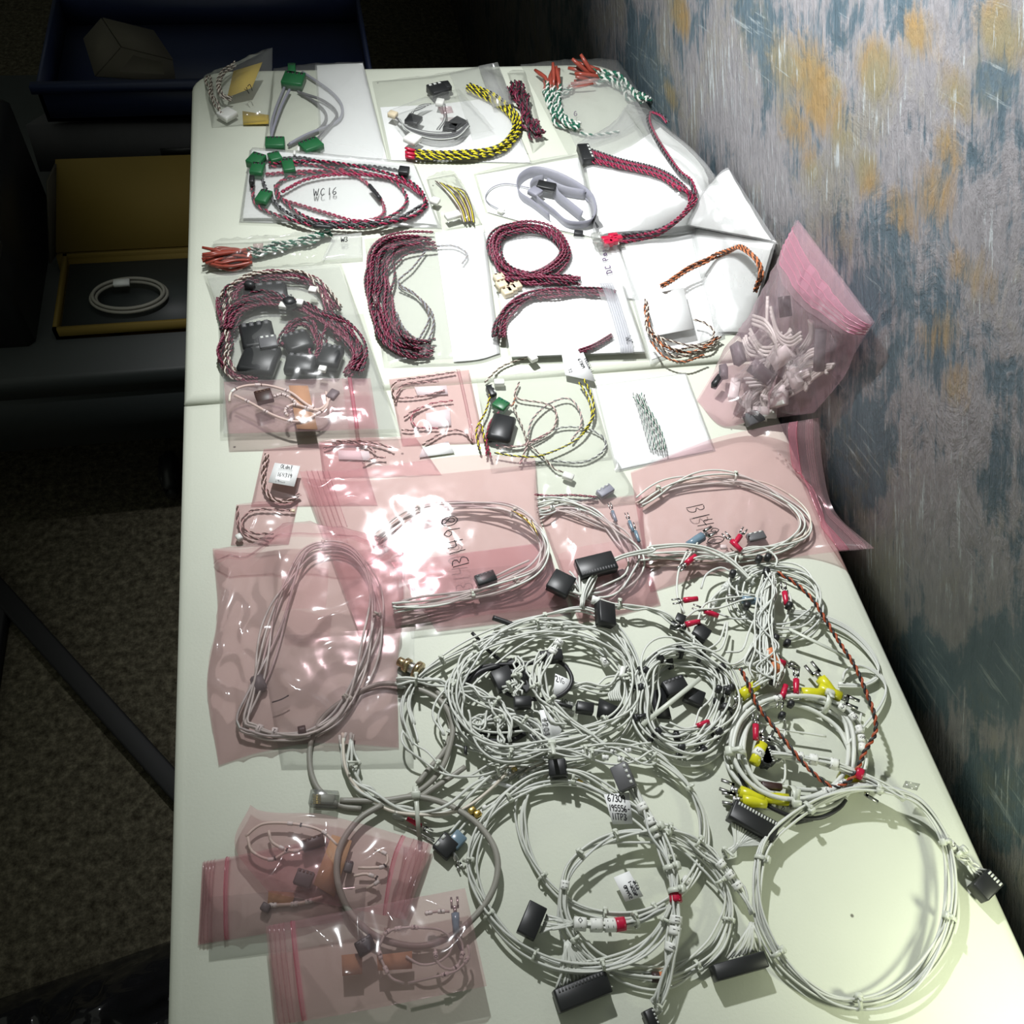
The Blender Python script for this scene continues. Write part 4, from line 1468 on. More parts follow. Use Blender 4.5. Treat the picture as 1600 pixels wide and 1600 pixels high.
block(harness('wire_connector', 'grey comb plug on top in the large stuffed bag', z4((560, 730))[0], 'connector'), z4((555, 735))[0], (14, -2), (2, 9), .021, .003, DGREY, 'housing', pins=3)

# --- pink bag with cream cable and tan label
bg = Bag('zip_bag', 'small pink bag with cream cable and tan label on the stuffed bag', z4((278, 988), (1195, 965), (1246, 1280), (310, 1312)), 0.0190, 0.007, PINK, {'b': z4((700, 1300))}, seed=18, crumple=.0012)
bg.zip('u', .845, .865, 2, PINKD)
bg.sheet(.80, .98, .02, .98, PINK, -.001)
quad(bg.root, z4((685, 1010), (805, 1012), (865, 1285), (735, 1280)), .0198, TANP, 'tan_label')
hs = harness('cable_harness', 'cream cable with number sleeves and brown plug in small pink bag', z4((600, 1120))[0])
for c in ([(315, 1110), (325, 1055), (400, 1015), (540, 1008), (690, 1050), (780, 1115), (860, 1160), (915, 1130), (960, 1060)], [(345, 1070), (450, 1120), (600, 1200), (740, 1235), (850, 1195), (925, 1135), (918, 1050)], [(680, 1200), (662, 1165), (710, 1128), (800, 1150), (870, 1170)], [(590, 1080), (640, 1065), (690, 1085), (760, 1140)]):
    p = path_px(z4(*c), .0222)
    tube('wire', p, 2.1 * mpp(430, 640), CREAM, hs, 7)
    for f_ in (.12, .3, .5, .75):
        sleeve(hs, p, f_, .005, 2.5 * mpp(430, 640), SLEEVE, None)
        sleeve(hs, p, f_ + .02, .0009, 2.6 * mpp(430, 640), BROWN, None, name='printed_band')
block(hs, z4((530, 1078))[0], (13, -3), (3, 9), .021, .005, CONB, 'plug', pins=4, pinmat=BROWN)
block(hs, z4((960, 1065))[0], (5, -6), (6, 3), .021, .004, DGREY, 'plug')

# --- maroon C-shaped bundle
bg = Bag('zip_bag', 'clear bag with a C-shaped bundle of maroon leads', z5((35, 135), (788, 62), (892, 870), (160, 940)), 0.0005, 0.014, CLEAR, {'t': z5((500, 90)), 'b': z5((690, 920))}, seed=19)
bg.sheet(.60, .99, .01, .98, CLEARW, .001)
bg.sheet(.58, .99, .01, .98, PAPER, .0015, low=True)
bg.sheet(.04, .60, .03, .95, CLEARW, .0005, low=True)
leads('maroon and black twisted lead in the C-shaped bundle', 'C-shaped maroon bundle', z5((480, 170), (330, 180), (190, 215), (130, 300), (135, 450), (150, 600), (190, 730), (290, 825), (470, 850)), 24, 1.3, [MB_, MP, MB_], pitch=5.0, spread=1.6, flat=.25, jitter=2.4, h=.002, cut=.09)
for k, c in enumerate(([(420, 215), (340, 320), (250, 410), (350, 480), (430, 580), (440, 650), (375, 775)], [(490, 185), (600, 185), (680, 235), (650, 295)], [(250, 440), (370, 500), (460, 600), (465, 700), (430, 790)], [(240, 600), (280, 690), (370, 780)])):
    leads(('brown twisted lead crossing the open side of the C-shaped bundle', 'single brown lead curling right from the bundle top', 'brown twisted lead bowing out beside the C-shaped bundle', 'short brown twisted lead inside the C-shaped bundle')[k], None, z5(*c), 1, 1.0, (BROWN, RIB), pitch=6, h=.006)
quad(bg.root, z5((90, 480), (118, 478), (122, 535), (95, 540)), .017, HOTPINK, 'pink_tag')

# --- ring of maroon leads
st = Bag('zip_bag', 'white bag under the ring of maroon leads', [(752, 362), (965, 378), (1000, 470), (778, 465)], 0.0005, 0.007, CLEARW, seed=20, crumple=.0008, pw=.1, n=30)
st.sheet(.02, .98, .02, .98, PAPER, -.002)
leads('maroon twisted lead coiled into the flat ring', 'maroon ring bundle', z5((875, 395), (1020, 400), (1180, 350), (1285, 240), (1210, 120), (1060, 80), (900, 115), (845, 205), (890, 320), (1020, 380), (1200, 400), (1385, 418)), 12, 1.3, [MB_, MP], pitch=4.8, spread=1.15, flat=.35, jitter=1.5, h=.008, cut=.04)
for c in ((880, 380), (895, 425), (955, 452), (985, 432), (930, 470)):
    hs = harness('wire_connector', 'cream plug at the end of the maroon ring bundle', z5(c)[0], 'connector')
    hs['group'] = 'cream plugs of the maroon ring'
    block(hs, z5(c)[0], (7, -2), (2, 5), .008, .008, CONC, 'housing', pins=2, pinmat=BROWN)
st.write('DC Power', z5((1585, 345))[0], (-2.4, -8.6), (-8.0, 2.2), INKP, r=.0006, adv=.85)

# --- straight maroon bundle with zip bag
bg = Bag('zip_bag', 'zip bag with a maroon bundle reaching under the seal', [(775, 458), (975, 443), (1012, 552), (795, 560)], 0.0085, 0.010, CLEAR, seed=21, crumple=.0012)
bg.sheet(.02, .98, .02, .98, PAPER, .0004, low=True)
bg.zip('u', .80, .89, 6, ZIPC)
bg.sheet(.76, .99, .02, .98, CLEARW, -.0008)
leads('maroon twisted lead in the bundle under the zip seal', 'maroon bundle under the zip', z5((880, 760), (900, 650), (960, 565), (1080, 505), (1250, 482), (1500, 482), (1600, 500)), 11, 1.3, [MB_, MP], pitch=4.8, spread=1.0, flat=.35, jitter=1.2, h=.0095)
leads('maroon twisted lead leaving the near side of the zip bag', 'maroon leads at the near zip', z5((1375, 850), (1470, 815), (1580, 750)), 5, 1.1, [MB_, MP], pitch=4.6, spread=.9, h=.0095)
bg.write('WC', z6((245, 600))[0], (3, 9), (9, -3), INK, r=.0005)

# --- orange and brown leads with white label
st = Bag('zip_bag', 'clear bag with orange and brown leads and a square white label', z6((205, 140), (640, 45), (745, 605), (370, 735)), 0.0005, 0.012, CLEARW, {'t': z6((450, 100))}, seed=22, crumple=.0015)
st.sheet(.03, .97, .03, .97, PAPER, .0006, low=True)
s2 = Bag('zip_bag', 'white bag between the orange leads and the wall', [(1078, 352), (1213, 378), (1172, 520), (1118, 525)], 0.0005, 0.008, CLEARW, seed=23, crumple=.001, pw=.15, n=30)
s2.sheet(.02, .98, .02, .98, PAPER, -.002)
OB = (ORANGE, BROWN)
leads('orange and brown twisted lead curving right of the white label', 'upper orange brown leads', z6((420, 355), (560, 272), (700, 205), (810, 168), (890, 215), (915, 290), (880, 375)), 4, 1.1, OB, h=.022, spread=1.0, flat=.5, jitter=1.0)
leads('orange and brown twisted lead looping below the white label', 'lower orange brown leads', z6((345, 430), (358, 560), (420, 645), (520, 685), (640, 660), (715, 612)), 4, 1.1, [OB, (CREAM, BROWN)], h=.003, on=st, spread=1.2, flat=.5, jitter=1.6)
leads('brown and cream twisted lead circling right below the label', None, z6((385, 590), (450, 615), (560, 642), (660, 630), (688, 575), (640, 530), (585, 515)), 1, 1.05, (CREAM, BROWN), h=.014)
leads('orange twisted lead at the near edge of the label bag', None, z6((370, 620), (440, 700), (540, 725), (640, 690)), 1, 1.05, OB, h=.014)
hs = tag(quad(None, z6((340, 392), (537, 352), (588, 556), (402, 592)), .0165, PAPER, 'paper_label', .0006), 'blank square white paper label among the orange leads', 'label')
hs2 = None

# --- pink bag with three twisted leads
bg = Bag('zip_bag', 'pink bag with short brown and pink leads in the table middle', z5((190, 1010), (690, 950), (790, 1410), (275, 1430)), 0.0005, 0.009, PINK, seed=24)
bg.zip('u', .84, .87, 2, PINK)
TB = (BROWN, PINKW)
for k, c in enumerate(([(605, 970), (420, 1000), (245, 1028), (212, 1080), (240, 1130), (400, 1122), (540, 1085)], [(590, 1150), (450, 1170), (335, 1240), (365, 1312), (500, 1322)], [(285, 1255), (350, 1210), (420, 1185)], [(400, 1425), (540, 1345), (650, 1340), (712, 1400)], [(230, 1160), (240, 1120), (270, 1060), (330, 1040), (500, 1030)], [(430, 1310), (330, 1335), (270, 1330)])):
    leads(('brown and pink lead bent into a hairpin far in the pink bag', 'red tipped brown lead in the pink bag middle', 'short straight brown lead in the pink bag', 'brown and pink lead arched at the near end of the pink bag', 'pale crossing lead in the hairpin of the pink bag', 'short brown lead end at the pink bag left side')[k], None, z5(*c), 1, 1.05, (RED, PINKW) if k == 1 else TB, pitch=7, h=.003)
quad(bg.root, z5((350, 1060), (550, 1050), (560, 1105), (370, 1112)), .002, PAPER)
quad(bg.root, z5((420, 1225), (570, 1195), (580, 1300), (430, 1315)), .002, PAPER)
quad(bg.root, z5((400, 1440), (560, 1400), (600, 1470), (380, 1500)), .002, PAPER)

# --- multicoloured loose harness in clear bag
bg = Bag('zip_bag', 'clear bag with a loose multicoloured harness and paper tag', z5((735, 1010), (1420, 940), (1590, 1510), (830, 1600)), 0.0005, 0.010, CLEAR, seed=25, crumple=.0014)
hs = harness('cable_harness', 'multicoloured twisted harness with black plug and white tag', z5((1150, 1300))[0])
rr = 1.0 * mpp(850, 660)
for k, (c, mm) in enumerate((([(790, 1030), (900, 930), (1080, 865)], (BROWN, CREAM)), ([(1005, 1030), (985, 1125), (1150, 1158), (1222, 1190), (1238, 1260), (1200, 1340), (1050, 1420), (880, 1440)], (BROWN, PINKW)),
        ([(1060, 1370), (1090, 1260), (1190, 1165), (1310, 1130), (1380, 1200), (1392, 1300), (1330, 1395)], (DGREY, PINKW)), ([(1380, 1030), (1438, 1130), (1455, 1270), (1360, 1390), (1150, 1485), (1000, 1492), (850, 1470)], (YELLOW, BLACKW)),
        ([(1410, 1010), (1460, 1120), (1468, 1240), (1400, 1350)], (YELLOW, BLACKW)), ([(1000, 1535), (1200, 1522), (1400, 1530), (1530, 1460), (1535, 1380), (1430, 1320), (1290, 1310), (1200, 1335)], (DGREY, WHITE2)),
        ([(970, 1190), (1030, 1320), (1060, 1410), (1150, 1490), (1225, 1570), (1280, 1590)], (BROWN, CREAM)), ([(800, 1490), (815, 1300), (900, 1190)], (RED, MAROON)), ([(830, 1500), (800, 1380), (830, 1270)], (RED, BROWN)),
        ([(760, 1450), (738, 1330), (800, 1200), (830, 1070)], (BROWN, YELLOW)), ([(860, 1420), (1000, 1430), (1100, 1390), (1200, 1340)], (RED, BROWN)), ([(960, 1340), (900, 1330), (830, 1300)], (RED, BLACKW)), ([(1010, 1540), (1050, 1440), (1060, 1380)], (BROWN, PINKW)), ([(980, 1130), (960, 1180), (940, 1160)], (ORANGE, BROWN)), ([(790, 1400), (770, 1300), (745, 1290)], (YELLOW, BROWN)))):
    twist(hs, path_px(z5(*c), .004 + .0012 * (k % 5)), rr, 6.5 * 2 * rr, mm, 4)
block(hs, z5((895, 1320))[0], (18, 4), (-5, 20), .003, .010, BLACK, 'plug', bev=.003)
block(hs, z5((830, 1090))[0], (4, 8), (5, -1), .004, .008, BLACK, 'plug', pins=2)
block(hs, z5((890, 1175))[0], (9, 5), (-3, 7), .004, .008, GREENP, 'plug', pins=2, pinmat=GREEN)
block(hs, z5((880, 1030))[0], (8, 0), (0, 4), .004, .005, CONW, 'plug')
block(hs, z5((1090, 875))[0], (5, -2), (2, 5), .008, .005, CONW, 'plug')
block(hs, z8((985, 270))[0], (8, 3), (-2, 4), .004, .005, CONW, 'plug')
lb = quad(hs, z5((1270, 850, .012), (1400, 830, .013), (1482, 1025, .009), (1292, 985, .008)), .02, PAPER, 'paper_tag')
for t_, o_ in (('195556-1', (1408, 880)), ('67309', (1370, 885)), ('T2', (1310, 950))):
    write(lb, t_, z5(o_)[0], (2.2, 4.2), (4.2, -2.0), .0225, INK, r=.0003)

# --- clear bag of thin black and white leads
bg = Bag('zip_bag', 'clear bag with a sheaf of thin green and white leads', [(928, 602), (1072, 582), (1118, 705), (962, 738)], 0.0005, 0.007, CLEARW, seed=26, crumple=.0008)
bg.sheet(.02, .98, .02, .98, PAPER, .0005, low=True)
for k in range(8):
    leads('thin dark green and white lead in the loose sheaf', 'thin green white leads', z6((285 + 14 * (k % 5), 880 + 9 * (k % 3)), (315 + 9 * k, 980), (345 + 12 * k, 1080), (370 + 11 * k, 1160 + 6 * (k % 2))), 1, .75, ((BLACKW, WHITE), (GREEN, WHITE))[k % 2], pitch=8, h=.004 + .0008 * k, n_side=4)
    COL.objects[-1]['group'] = 'thin green white leads' if 'label' in COL.objects[-1] else ''
for o_ in [o_ for o_ in COL.objects if o_.get('label') == 'thin dark green and white lead in the loose sheaf']:
    o_['group'] = 'thin green white leads'
for o_ in [o_ for o_ in COL.objects if 'group' in o_ and o_['group'] == '']:
    del o_['group']

# --- pink bags at the left with brown leads
bg = Bag('zip_bag', 'pink bag with brown lead and small white paper label', [(412, 702), (560, 690), (590, 790), (392, 792)], 0.0005, 0.008, PINK, seed=27)
leads('brown and pink lead curving under the small white label', 'leads by the small white label', z7((315, 165), (298, 250), (305, 340), (350, 395), (420, 400), (475, 365)), 2, 1.2, TB, pitch=7, h=.003, spread=.8)
lb = tag(quad(None, z7((350, 203, .012), (477, 220, .012), (447, 322, .015), (318, 300, .013)), .012, PAPER, 'paper_label'), 'small tilted white label with faint writing on a pink bag', 'label')
for t_, o_, s_ in (('0LdnT', (378, 226), 5.2), ('164319', (360, 268), 6), ('o9nwo', (350, 300), 4.5)):
    write(lb, t_, z7(o_)[0], (s_, s_ * .13), (s_ * .3, -s_), .0152, DGREY, r=.00025)
bg = Bag('zip_bag', 'pink bag with two brown leads behind the large pink bag', [(498, 690), (650, 684), (690, 742), (505, 748)], 0.0005, 0.008, PINK, seed=28)
leads('brown lead arched at the far end of the thin pink bag', 'arched brown leads', z7((595, 135), (700, 105), (800, 120), (855, 155)), 1, 1.1, TB, pitch=7, h=.003)
leads('brown lead from a white plug in the thin pink bag', None, z7((655, 100), (780, 100), (880, 115), (945, 140)), 1, 1.1, TB, pitch=7, h=.004, ends=[0])
leads('short brown lead near the front of the thin pink bag', None, z7((790, 208), (850, 180), (905, 180)), 1, 1.1, TB, pitch=7, h=.004)
quad(bg.root, z7((665, 140), (820, 145), (830, 190), (670, 185)), .002, PAPER)
bg = Bag('zip_bag', 'small pink bag with a hairpin brown lead at the left edge', z7((158, 412), (470, 395), (420, 610), (130, 615)), 0.0005, 0.009, PINK, seed=29)
leads('brown hairpin lead with white plug at the left edge', None, z7((430, 445), (260, 440), (195, 480), (195, 530), (250, 560), (345, 560)), 1, 1.2, TB, pitch=7, h=.003, ends=[0], endmat=CONC)
leads('brown lead running down the small left pink bag', None, z7((165, 425), (170, 520), (215, 572), (320, 598)), 1, 1.2, TB, pitch=7, h=.003)
block(harness('wire_connector', 'tiny white plug in the corner of the left pink bag', z7((175, 575))[0], 'connector'), z7((172, 575))[0], (4, -2), (2, 4), .003, .005, CONW, 'housing')

# ================================================================== pink bags of white harnesses
def ring_px(z, *pts, h=.004):
    return path_px(z(*pts), h, True)


W = 0.0010                     # wire radius

# --- big bag leaning on the wall
A_, B_, C_ = PX(1247, 343, WX - .02), PX(1367, 503, WX - .02), PX(1272, 645, WX - .012)
bag_s = Bag('zip_bag', 'big pink zip bag of white harnesses leaning against the wall', [A_, B_, C_, (1088, 625)], 0.002, 0.030, PINKS, {'l': [P(1195, 470, .020), P(1130, 560, .01)], 'r': [PX(1338, 548, WX - .015), PX(1318, 590, WX - .012)], 'b': [P(1130, 668, .0), P(1200, 655, .0)]}, seed=31, crumple=.004, freq=22, pw=.5)
bag_s.zip('v', .03, .13, 5, PINKZ)
bag_s.sheet(.0, 1, .0, .16, PINKS, .002)
hs = harness('cable_harness', 'bundle of white wires with pale plugs in the leaning pink bag', (1180, 590))
for k in range(26):
    u0, v0 = .18 + .64 * random.random(), .40 + .46 * random.random()
    an = random.uniform(0, 6.3)
    for q in range(3):
        pts = [bag_s.at(min(.93, max(.07, u0 + m_ * .20 * math.cos(an + m_ * .5) + q * .018)), min(.95, max(.27, v0 + m_ * .17 * math.sin(an + m_ * .5) + q * .014)), .004 + .010 * ((k * 7) % 5) / 4 + .002 * m_ * m_, True) for m_ in (-1, -.4, .3, 1)]
        tube('wire', spline(pts, False, .004), .0017, (WHITE, SLEEVE, WHITE2)[k % 3], hs, 6)


def block3(parent, c, ax, ay, hz, mat, name='plug', **kw):
    n = np.cross(ax, ay)
    n /= np.linalg.norm(n)
    V, F = box_vf(c, ax, ay, n * hz, .0008)
    return mesh(name, V, F, mat, parent, False)


for u0, v0, l, w_, rot, m_ in ((.80, .38, .020, .004, 1.5, DGREY), (.62, .80, .016, .010, .2, CONW), (.30, .28, .010, .005, .9, BLACK), (.16, .62, .012, .006, .4, DGREY), (.10, .86, .008, .003, .9, BLACK), (.35, .62, .014, .007, .2, DGREY), (.5, .9, .012, .006, .1, CONW), (.42, .95, .010, .007, .3, DGREY), (.25, .80, .012, .005, 1.2, CONW), (.7, .62, .012, .006, .8, CONW), (.45, .5, .013, .008, 2.2, CONW), (.14, .75, .008, .004, .5, DGREY)):
    c = bag_s.at(u0, v0, .014, True)
    e1 = bag_s.at(u0 + .05, v0, .014, True) - c
    e2 = bag_s.at(u0, v0 + .05, .014, True) - c
    e1 /= np.linalg.norm(e1)
    e2 -= e1 * (e1 @ e2)
    e2 /= np.linalg.norm(e2)
    block3(hs, c, (e1 * math.cos(rot) + e2 * math.sin(rot)) * l, (-e1 * math.sin(rot) + e2 * math.cos(rot)) * w_, .004, m_)
for u0, v0 in ((.2, .45), (.35, .48), (.55, .42), (.65, .5), (.25, .62), (.45, .68), (.6, .72), (.3, .8)):
    V = np.array([bag_s.at(u0 + a * .13, v0 + b * .13 + .05 * math.sin(7 * a + u0 * 9), .012 + .012 * math.sin(a * 5 + b * 4), True) for b in np.linspace(0, 1, 8) for a in np.linspace(0, 1, 8)])
    i, j = np.meshgrid(np.arange(7), np.arange(7), indexing='ij')
    k = i * 8 + j
    mesh('crumpled_wrap', V, np.stack([k, k + 1, k + 9, k + 8], -1).reshape(-1, 4).copy(), CLEARW, hs)

# --- large pink bag with curved right side at the wall
bag_r = Bag('zip_bag', 'large pink zip bag with pen number lapping up the wall', [(985, 738), PX(1279, 653, WX - .010), PX(1366, 857, WX - .010), (1016, 925)], 0.001, 0.009, PINK,
            {'t': [P(1100, 690, .004), P(1190, 668, .01)], 'r': [PX(1286, 730, WX - .010), PX(1305, 800, WX - .010)], 'b': [P(1130, 892, .001), P(1260, 868, .003)]}, seed=32, crumple=.0016, freq=18)
bag_r.zip('u', .86, .90, 2, PINKD)
bag_r.zip('u', .945, .975, 4, PINK)
bag_r.sheet(.84, .98, .01, .99, PINK, -.001)
hs = harness('cable_harness', 'white wire loop with grey plug in the bag lapping the wall', (1120, 800))
p = path_px(z9((140, 545), (300, 450), (480, 400), (680, 395), (850, 450), (1000, 560), (1062, 645), (1040, 725), (900, 800), (700, 845), (400, 850), (120, 845)), .004)
bundle(hs, p, 8, W * .95, [WHITE, WHITE, CREAM], False, 1.2, 2.2)
for f_ in (.08, .3, .75):
    tie(hs, p, f_, .0035, NYLON, False, tail=.004)
block(hs, z9((805, 722))[0], (13, -3), (3, 6), .005, .005, DGREY, 'plug', pins=3)
block(hs, z9((620, 780))[0], (5, 0), (0, 3), .006, .003, CONW, 'plug')
bag_r.write('B1490', z9((405, 555))[0], (10.5, 16.5), (26, -6), INK, r=.00045, adv=.80)

# --- large pink bag in the middle with pen number
bag_m = Bag('zip_bag', 'large pink zip bag with pen number in the table middle', [(468, 737), (836, 716), (892, 945), (560, 985)], 0.006, 0.010, PINK, {'t': [P(560, 733, .012), P(730, 712, .016)], 'r': [P(842, 800, .011), P(868, 890, .011)]}, seed=33, crumple=.0022, freq=20)
bag_m.zip('u', .03, .12, 5, PINK, v1=.42)
hs = harness('cable_harness', 'white wire loop with gold pins and black plug in the middle pink bag', (730, 860))
p = path_px(z8((20, 590), (60, 565), (230, 465), (450, 425), (650, 445), (800, 530), (855, 640), (800, 760), (620, 840), (400, 890), (160, 935), (110, 945)), .008)
bundle(hs, p, 9, W, [WHITE, WHITE2, WHITE], False, 1.3, 2.6)
for f_ in (.16, .40, .68, .80):
    tie(hs, p, f_, .0038, NYLON, False, tail=.004)
for k in range(5):
    tube('gold_pin', path_px(z8((700 + 25 * k, 440 + 12 * k, .021), (770 + 16 * k, 470 + 24 * k, .020)), .02), .0005, GOLD, hs, 5)
tube('wire', path_px(z8((620, 770), (700, 730), (790, 690)), .016), W, WHITE, hs, 6)
block(hs, z8((572, 782))[0], (15, -5), (3, 8), .014, .006, BLACK, 'plug', pins=4, pinmat=DGREY)
bag_m.write('B1490', z8((490, 708))[0], (-6.0, -23), (-25, 7), INK, r=.00045, adv=.74)
bag_m.write('8', z8((420, 500))[0], (-4, -17), (-20, 4), INK, r=.0004)
sh = Bag('zip_bag', 'flat pink bag lying under the middle pink bag', z8((100, 700), (870, 600), (1000, 960), (330, 1045)), 0.0005, 0.006, PINK, seed=34, crumple=.0008)
sh2 = Bag('zip_bag', 'clear bag under the middle pink bags near the tangled wires', z8((150, 760), (900, 700), (1010, 990), (200, 1080)), 0.0002, 0.002, CLEAR, seed=35, crumple=.0005)

# --- pink bag right of it
bag_z = Bag('zip_bag', 'pink bag with coiled white wires right of the numbered pink bag', [(838, 792), (1003, 772), (1032, 945), (905, 975)], 0.001, 0.012, PINK, {'r': [P(1010, 860, .001)]}, seed=36, crumple=.002)
bag_z.sheet(.02, .98, .45, .98, PINK, -.002)
hs = harness('cable_harness', 'white coiled wires with dark lugs right of the numbered bag', (940, 860))
p = path_px(z8((830, 450), (960, 440), (1110, 480), (1230, 560), (1310, 680), (1290, 790), (1200, 850), (1080, 870), (960, 800)), .003)
bundle(hs, p, 9, W, [WHITE, WHITE2], False, 1.4, 3.0)
for f_, t_ in ((.08, '8'), (.2, '4'), (.24, '1'), (.28, '2')):
    sleeve(hs, p, f_, .004, .0022, SLEEVE, t_, rise=.005)
for c in ((1215, 470), (1300, 520), (1330, 570)):
    crimp(hs, z8(c)[0], (-3, -8), .012, .0016, BLUET, .010)
block(hs, z8((1240, 765))[0], (9, -3), (3, 6), .004, .006, CONB, 'plug')

# --- clear strip bag with red and black leads
bag_a = Bag('zip_bag', 'clear strip of bag with red and black leads and grey plug', [(835, 728), (962, 716), (1003, 786), (842, 800)], 0.001, 0.008, CLEAR, seed=37)
leads('red twisted lead running to the grey plug', None, z8((815, 365), (900, 372), (1000, 368), (1130, 378)), 1, 1.2, (RED, MAROON), h=.003)
leads('black twisted lead running to the grey plug', None, z8((930, 385), (1020, 398), (1130, 385)), 1, 1.2, (BLACKW, DGREY), h=.003)
block(harness('wire_connector', 'grey plug at the end of the red and black leads', z8((1170, 345))[0], 'connector'), z8((1170, 345))[0], (10, -6), (5, 5), .003, .006, RIB, 'housing', pins=3)

# --- big pink bag at the left
HK = 0.7
bag_l = Bag('zip_bag', 'big crinkled pink bag with oval white harness at the left edge', z10((130, 150), (1342, 120), (1292, 1395), (168, 1505)), 0.001, 0.020, PINK,
            {'t': z10((380, 140, .006), (620, 0, .030), (900, 20, .030)), 'l': z10((160, 560), (95, 1000)), 'b': z10((440, 1420), (800, 1365)), 'r': z10((1310, 600, .004), (1285, 900))}, seed=38, crumple=.0062, freq=19, n=70, ridge=1.3)
bag_l.zip('v', .085, .095, 1, PINK)
bag_l.sheet(.40, .60, .27, .45, PINK, -.003, 'paper_slip')
bag_l.sheet(.01, .99, .01, .10, PINK, -.001)
hs = harness('cable_harness', 'oval white wire harness in the big crinkled pink bag', z10((750, 750))[0])
p = ring_px(z10, (330, 1235), (400, 1000), (490, 620), (580, 380), (700, 190), (850, 145), (1000, 190), (1110, 360), (1150, 560), (1120, 780), (1040, 970), (900, 1180), (720, 1290), (520, 1310), (400, 1280), h=.004)
bundle(hs, p, 7, W, [WHITE, WHITE2, WHITE], True, 1.3, 2.4)
for f_ in (.40, .62, .80):
    tie(hs, p, f_, .0034, NYLON, True, tail=.006)
sleeve(hs, p, .90, .006, .0042, CONB, None, True, rise=.0034, name='brown_sleeve')
for f_, t_ in ((.955, '2'), (.975, '1')):
    sleeve(hs, p, f_, .004, .0042, SLEEVE, t_, True, rise=.0034)
block(hs, z10((415, 990))[0], (10, -4), (4, 12), .004, .007, DGREY, 'plug', bev=.003)
tube('bare_end', path_px(z10((500, 1110), (560, 1090), (605, 1065)), .016), .0006, BLACKW, hs, 5)
cl = Bag('zip_bag', 'clear bag showing beyond the big crinkled pink bag', z10((420, 700), (1390, 640), (1385, 1520), (560, 1530)), 0.0003, 0.002, CLEAR, seed=39, crumple=.0005)

# --- three pink bags at the near left
HK = 0.6
b1 = Bag('zip_bag', 'near left pink bag with its zip seal on the left', z13((112, 455), (740, 330), (790, 735), (90, 852)), 0.001, 0.012, PINK, seed=40, crumple=.0048, freq=20)
b1.zip('u', .02, .10, 4, PINK)
b1.zip('u', .19, .215, 1, PINKD)
b1.sheet(.01, .22, .01, .99, PINK, -.002)
cl = Bag('zip_bag', 'clear bag under the near left pink bag', z13((140, 620), (900, 560), (880, 830), (143, 930)), 0.0002, 0.002, CLEAR, seed=41, crumple=.0005)
b2 = Bag('zip_bag', 'near left pink bag with its zip seal on the right', z13((345, 182), (1218, 372), (1092, 735), (430, 600)), 0.006, 0.014, PINK, {'t': z13((420, 215), (760, 245)), 'l': z13((270, 380))}, seed=42, crumple=.0048, freq=20)
b2.zip('u', .835, .855, 1, PINKD)
b2.zip('u', .90, .98, 4, PINK)
b2.sheet(.84, .99, .01, .99, PINK, -.001)
quad(b2.root, z13((735, 320), (830, 350), (745, 620), (645, 560)), .012, TANP, 'tan_label')
quad(b1.root, z13((430, 590), (560, 600), (540, 660), (425, 650)), .005, TANP, 'tan_label')
hs = harness('cable_harness', 'pale wire with brown plugs in the right-sealed pink bag', z13((600, 420))[0])
for k, c in enumerate(([(320, 330), (370, 285), (430, 265), (560, 270), (680, 300), (760, 370)], [(330, 330), (350, 400), (440, 440), (520, 400), (600, 390)], [(430, 300), (450, 360), (540, 400), (600, 385)], [(860, 480), (930, 480), (990, 470), (1000, 420), (940, 390)], [(840, 520), (900, 510), (960, 540), (900, 580)])):
    p = path_px(z13(*c), .012 + .001 * k)
    tube('wire', p, .0011, CREAM, hs, 6)
    sleeve(hs, p, .5, .004, .0015, SLEEVE, None)
    sleeve(hs, p, .6, .0012, .0016, INK, None, name='printed_band')
    sleeve(hs, p, .85, .004, .0015, SLEEVE, None)
for c, l, w_, m_ in (((645, 360), (17, -6), (5, 7), CONB), ((600, 530), (13, 4), (-5, 12), DGREY), ((815, 475), (6, 1), (-1, 9), DGREY)):
    block(hs, z13(c)[0], l, w_, .011, .005, m_, 'plug', pins=4, pinmat=BROWN)
hs = harness('cable_harness', 'pale wire with number sleeves in the left-sealed pink bag', z13((500, 650))[0])
p = path_px(z13((400, 660), (480, 658), (580, 650), (690, 620)), .005)
tube('wire', p, .0013, CREAM, hs, 6)
for f_, t_ in ((.2, '7'), (.5, '1'), (.75, '4')):
    sleeve(hs, p, f_, .005, .0018, SLEEVE, t_)
block(hs, z13((415, 670))[0], (6, 3), (-3, 6), .004, .005, DGREY, 'plug')
b3 = Bag('zip_bag', 'nearest pink bag with fork terminals and black plug', z13((422, 770), (1372, 588), (1476, 1055), (470, 1245)), 0.0165, 0.012, PINK, {'b': z13((900, 1170))}, seed=43, crumple=.0060, freq=17, n=60)
b3.zip('u', .02, .09, 4, PINK)
b3.zip('u', .125, .145, 1, PINKD)
b3.sheet(.01, .15, .01, .99, PINK, -.002)
quad(b3.root, z13((950, 900), (1120, 880), (1120, 965), (955, 975)), .019, TANP, 'tan_label')
quad(b3.root, z13((780, 900), (880, 890), (880, 990), (785, 1000)), .019, TANP, 'tan_label')
hs = harness('cable_harness', 'white wire loop with number sleeves in the nearest pink bag', z13((1150, 880))[0])
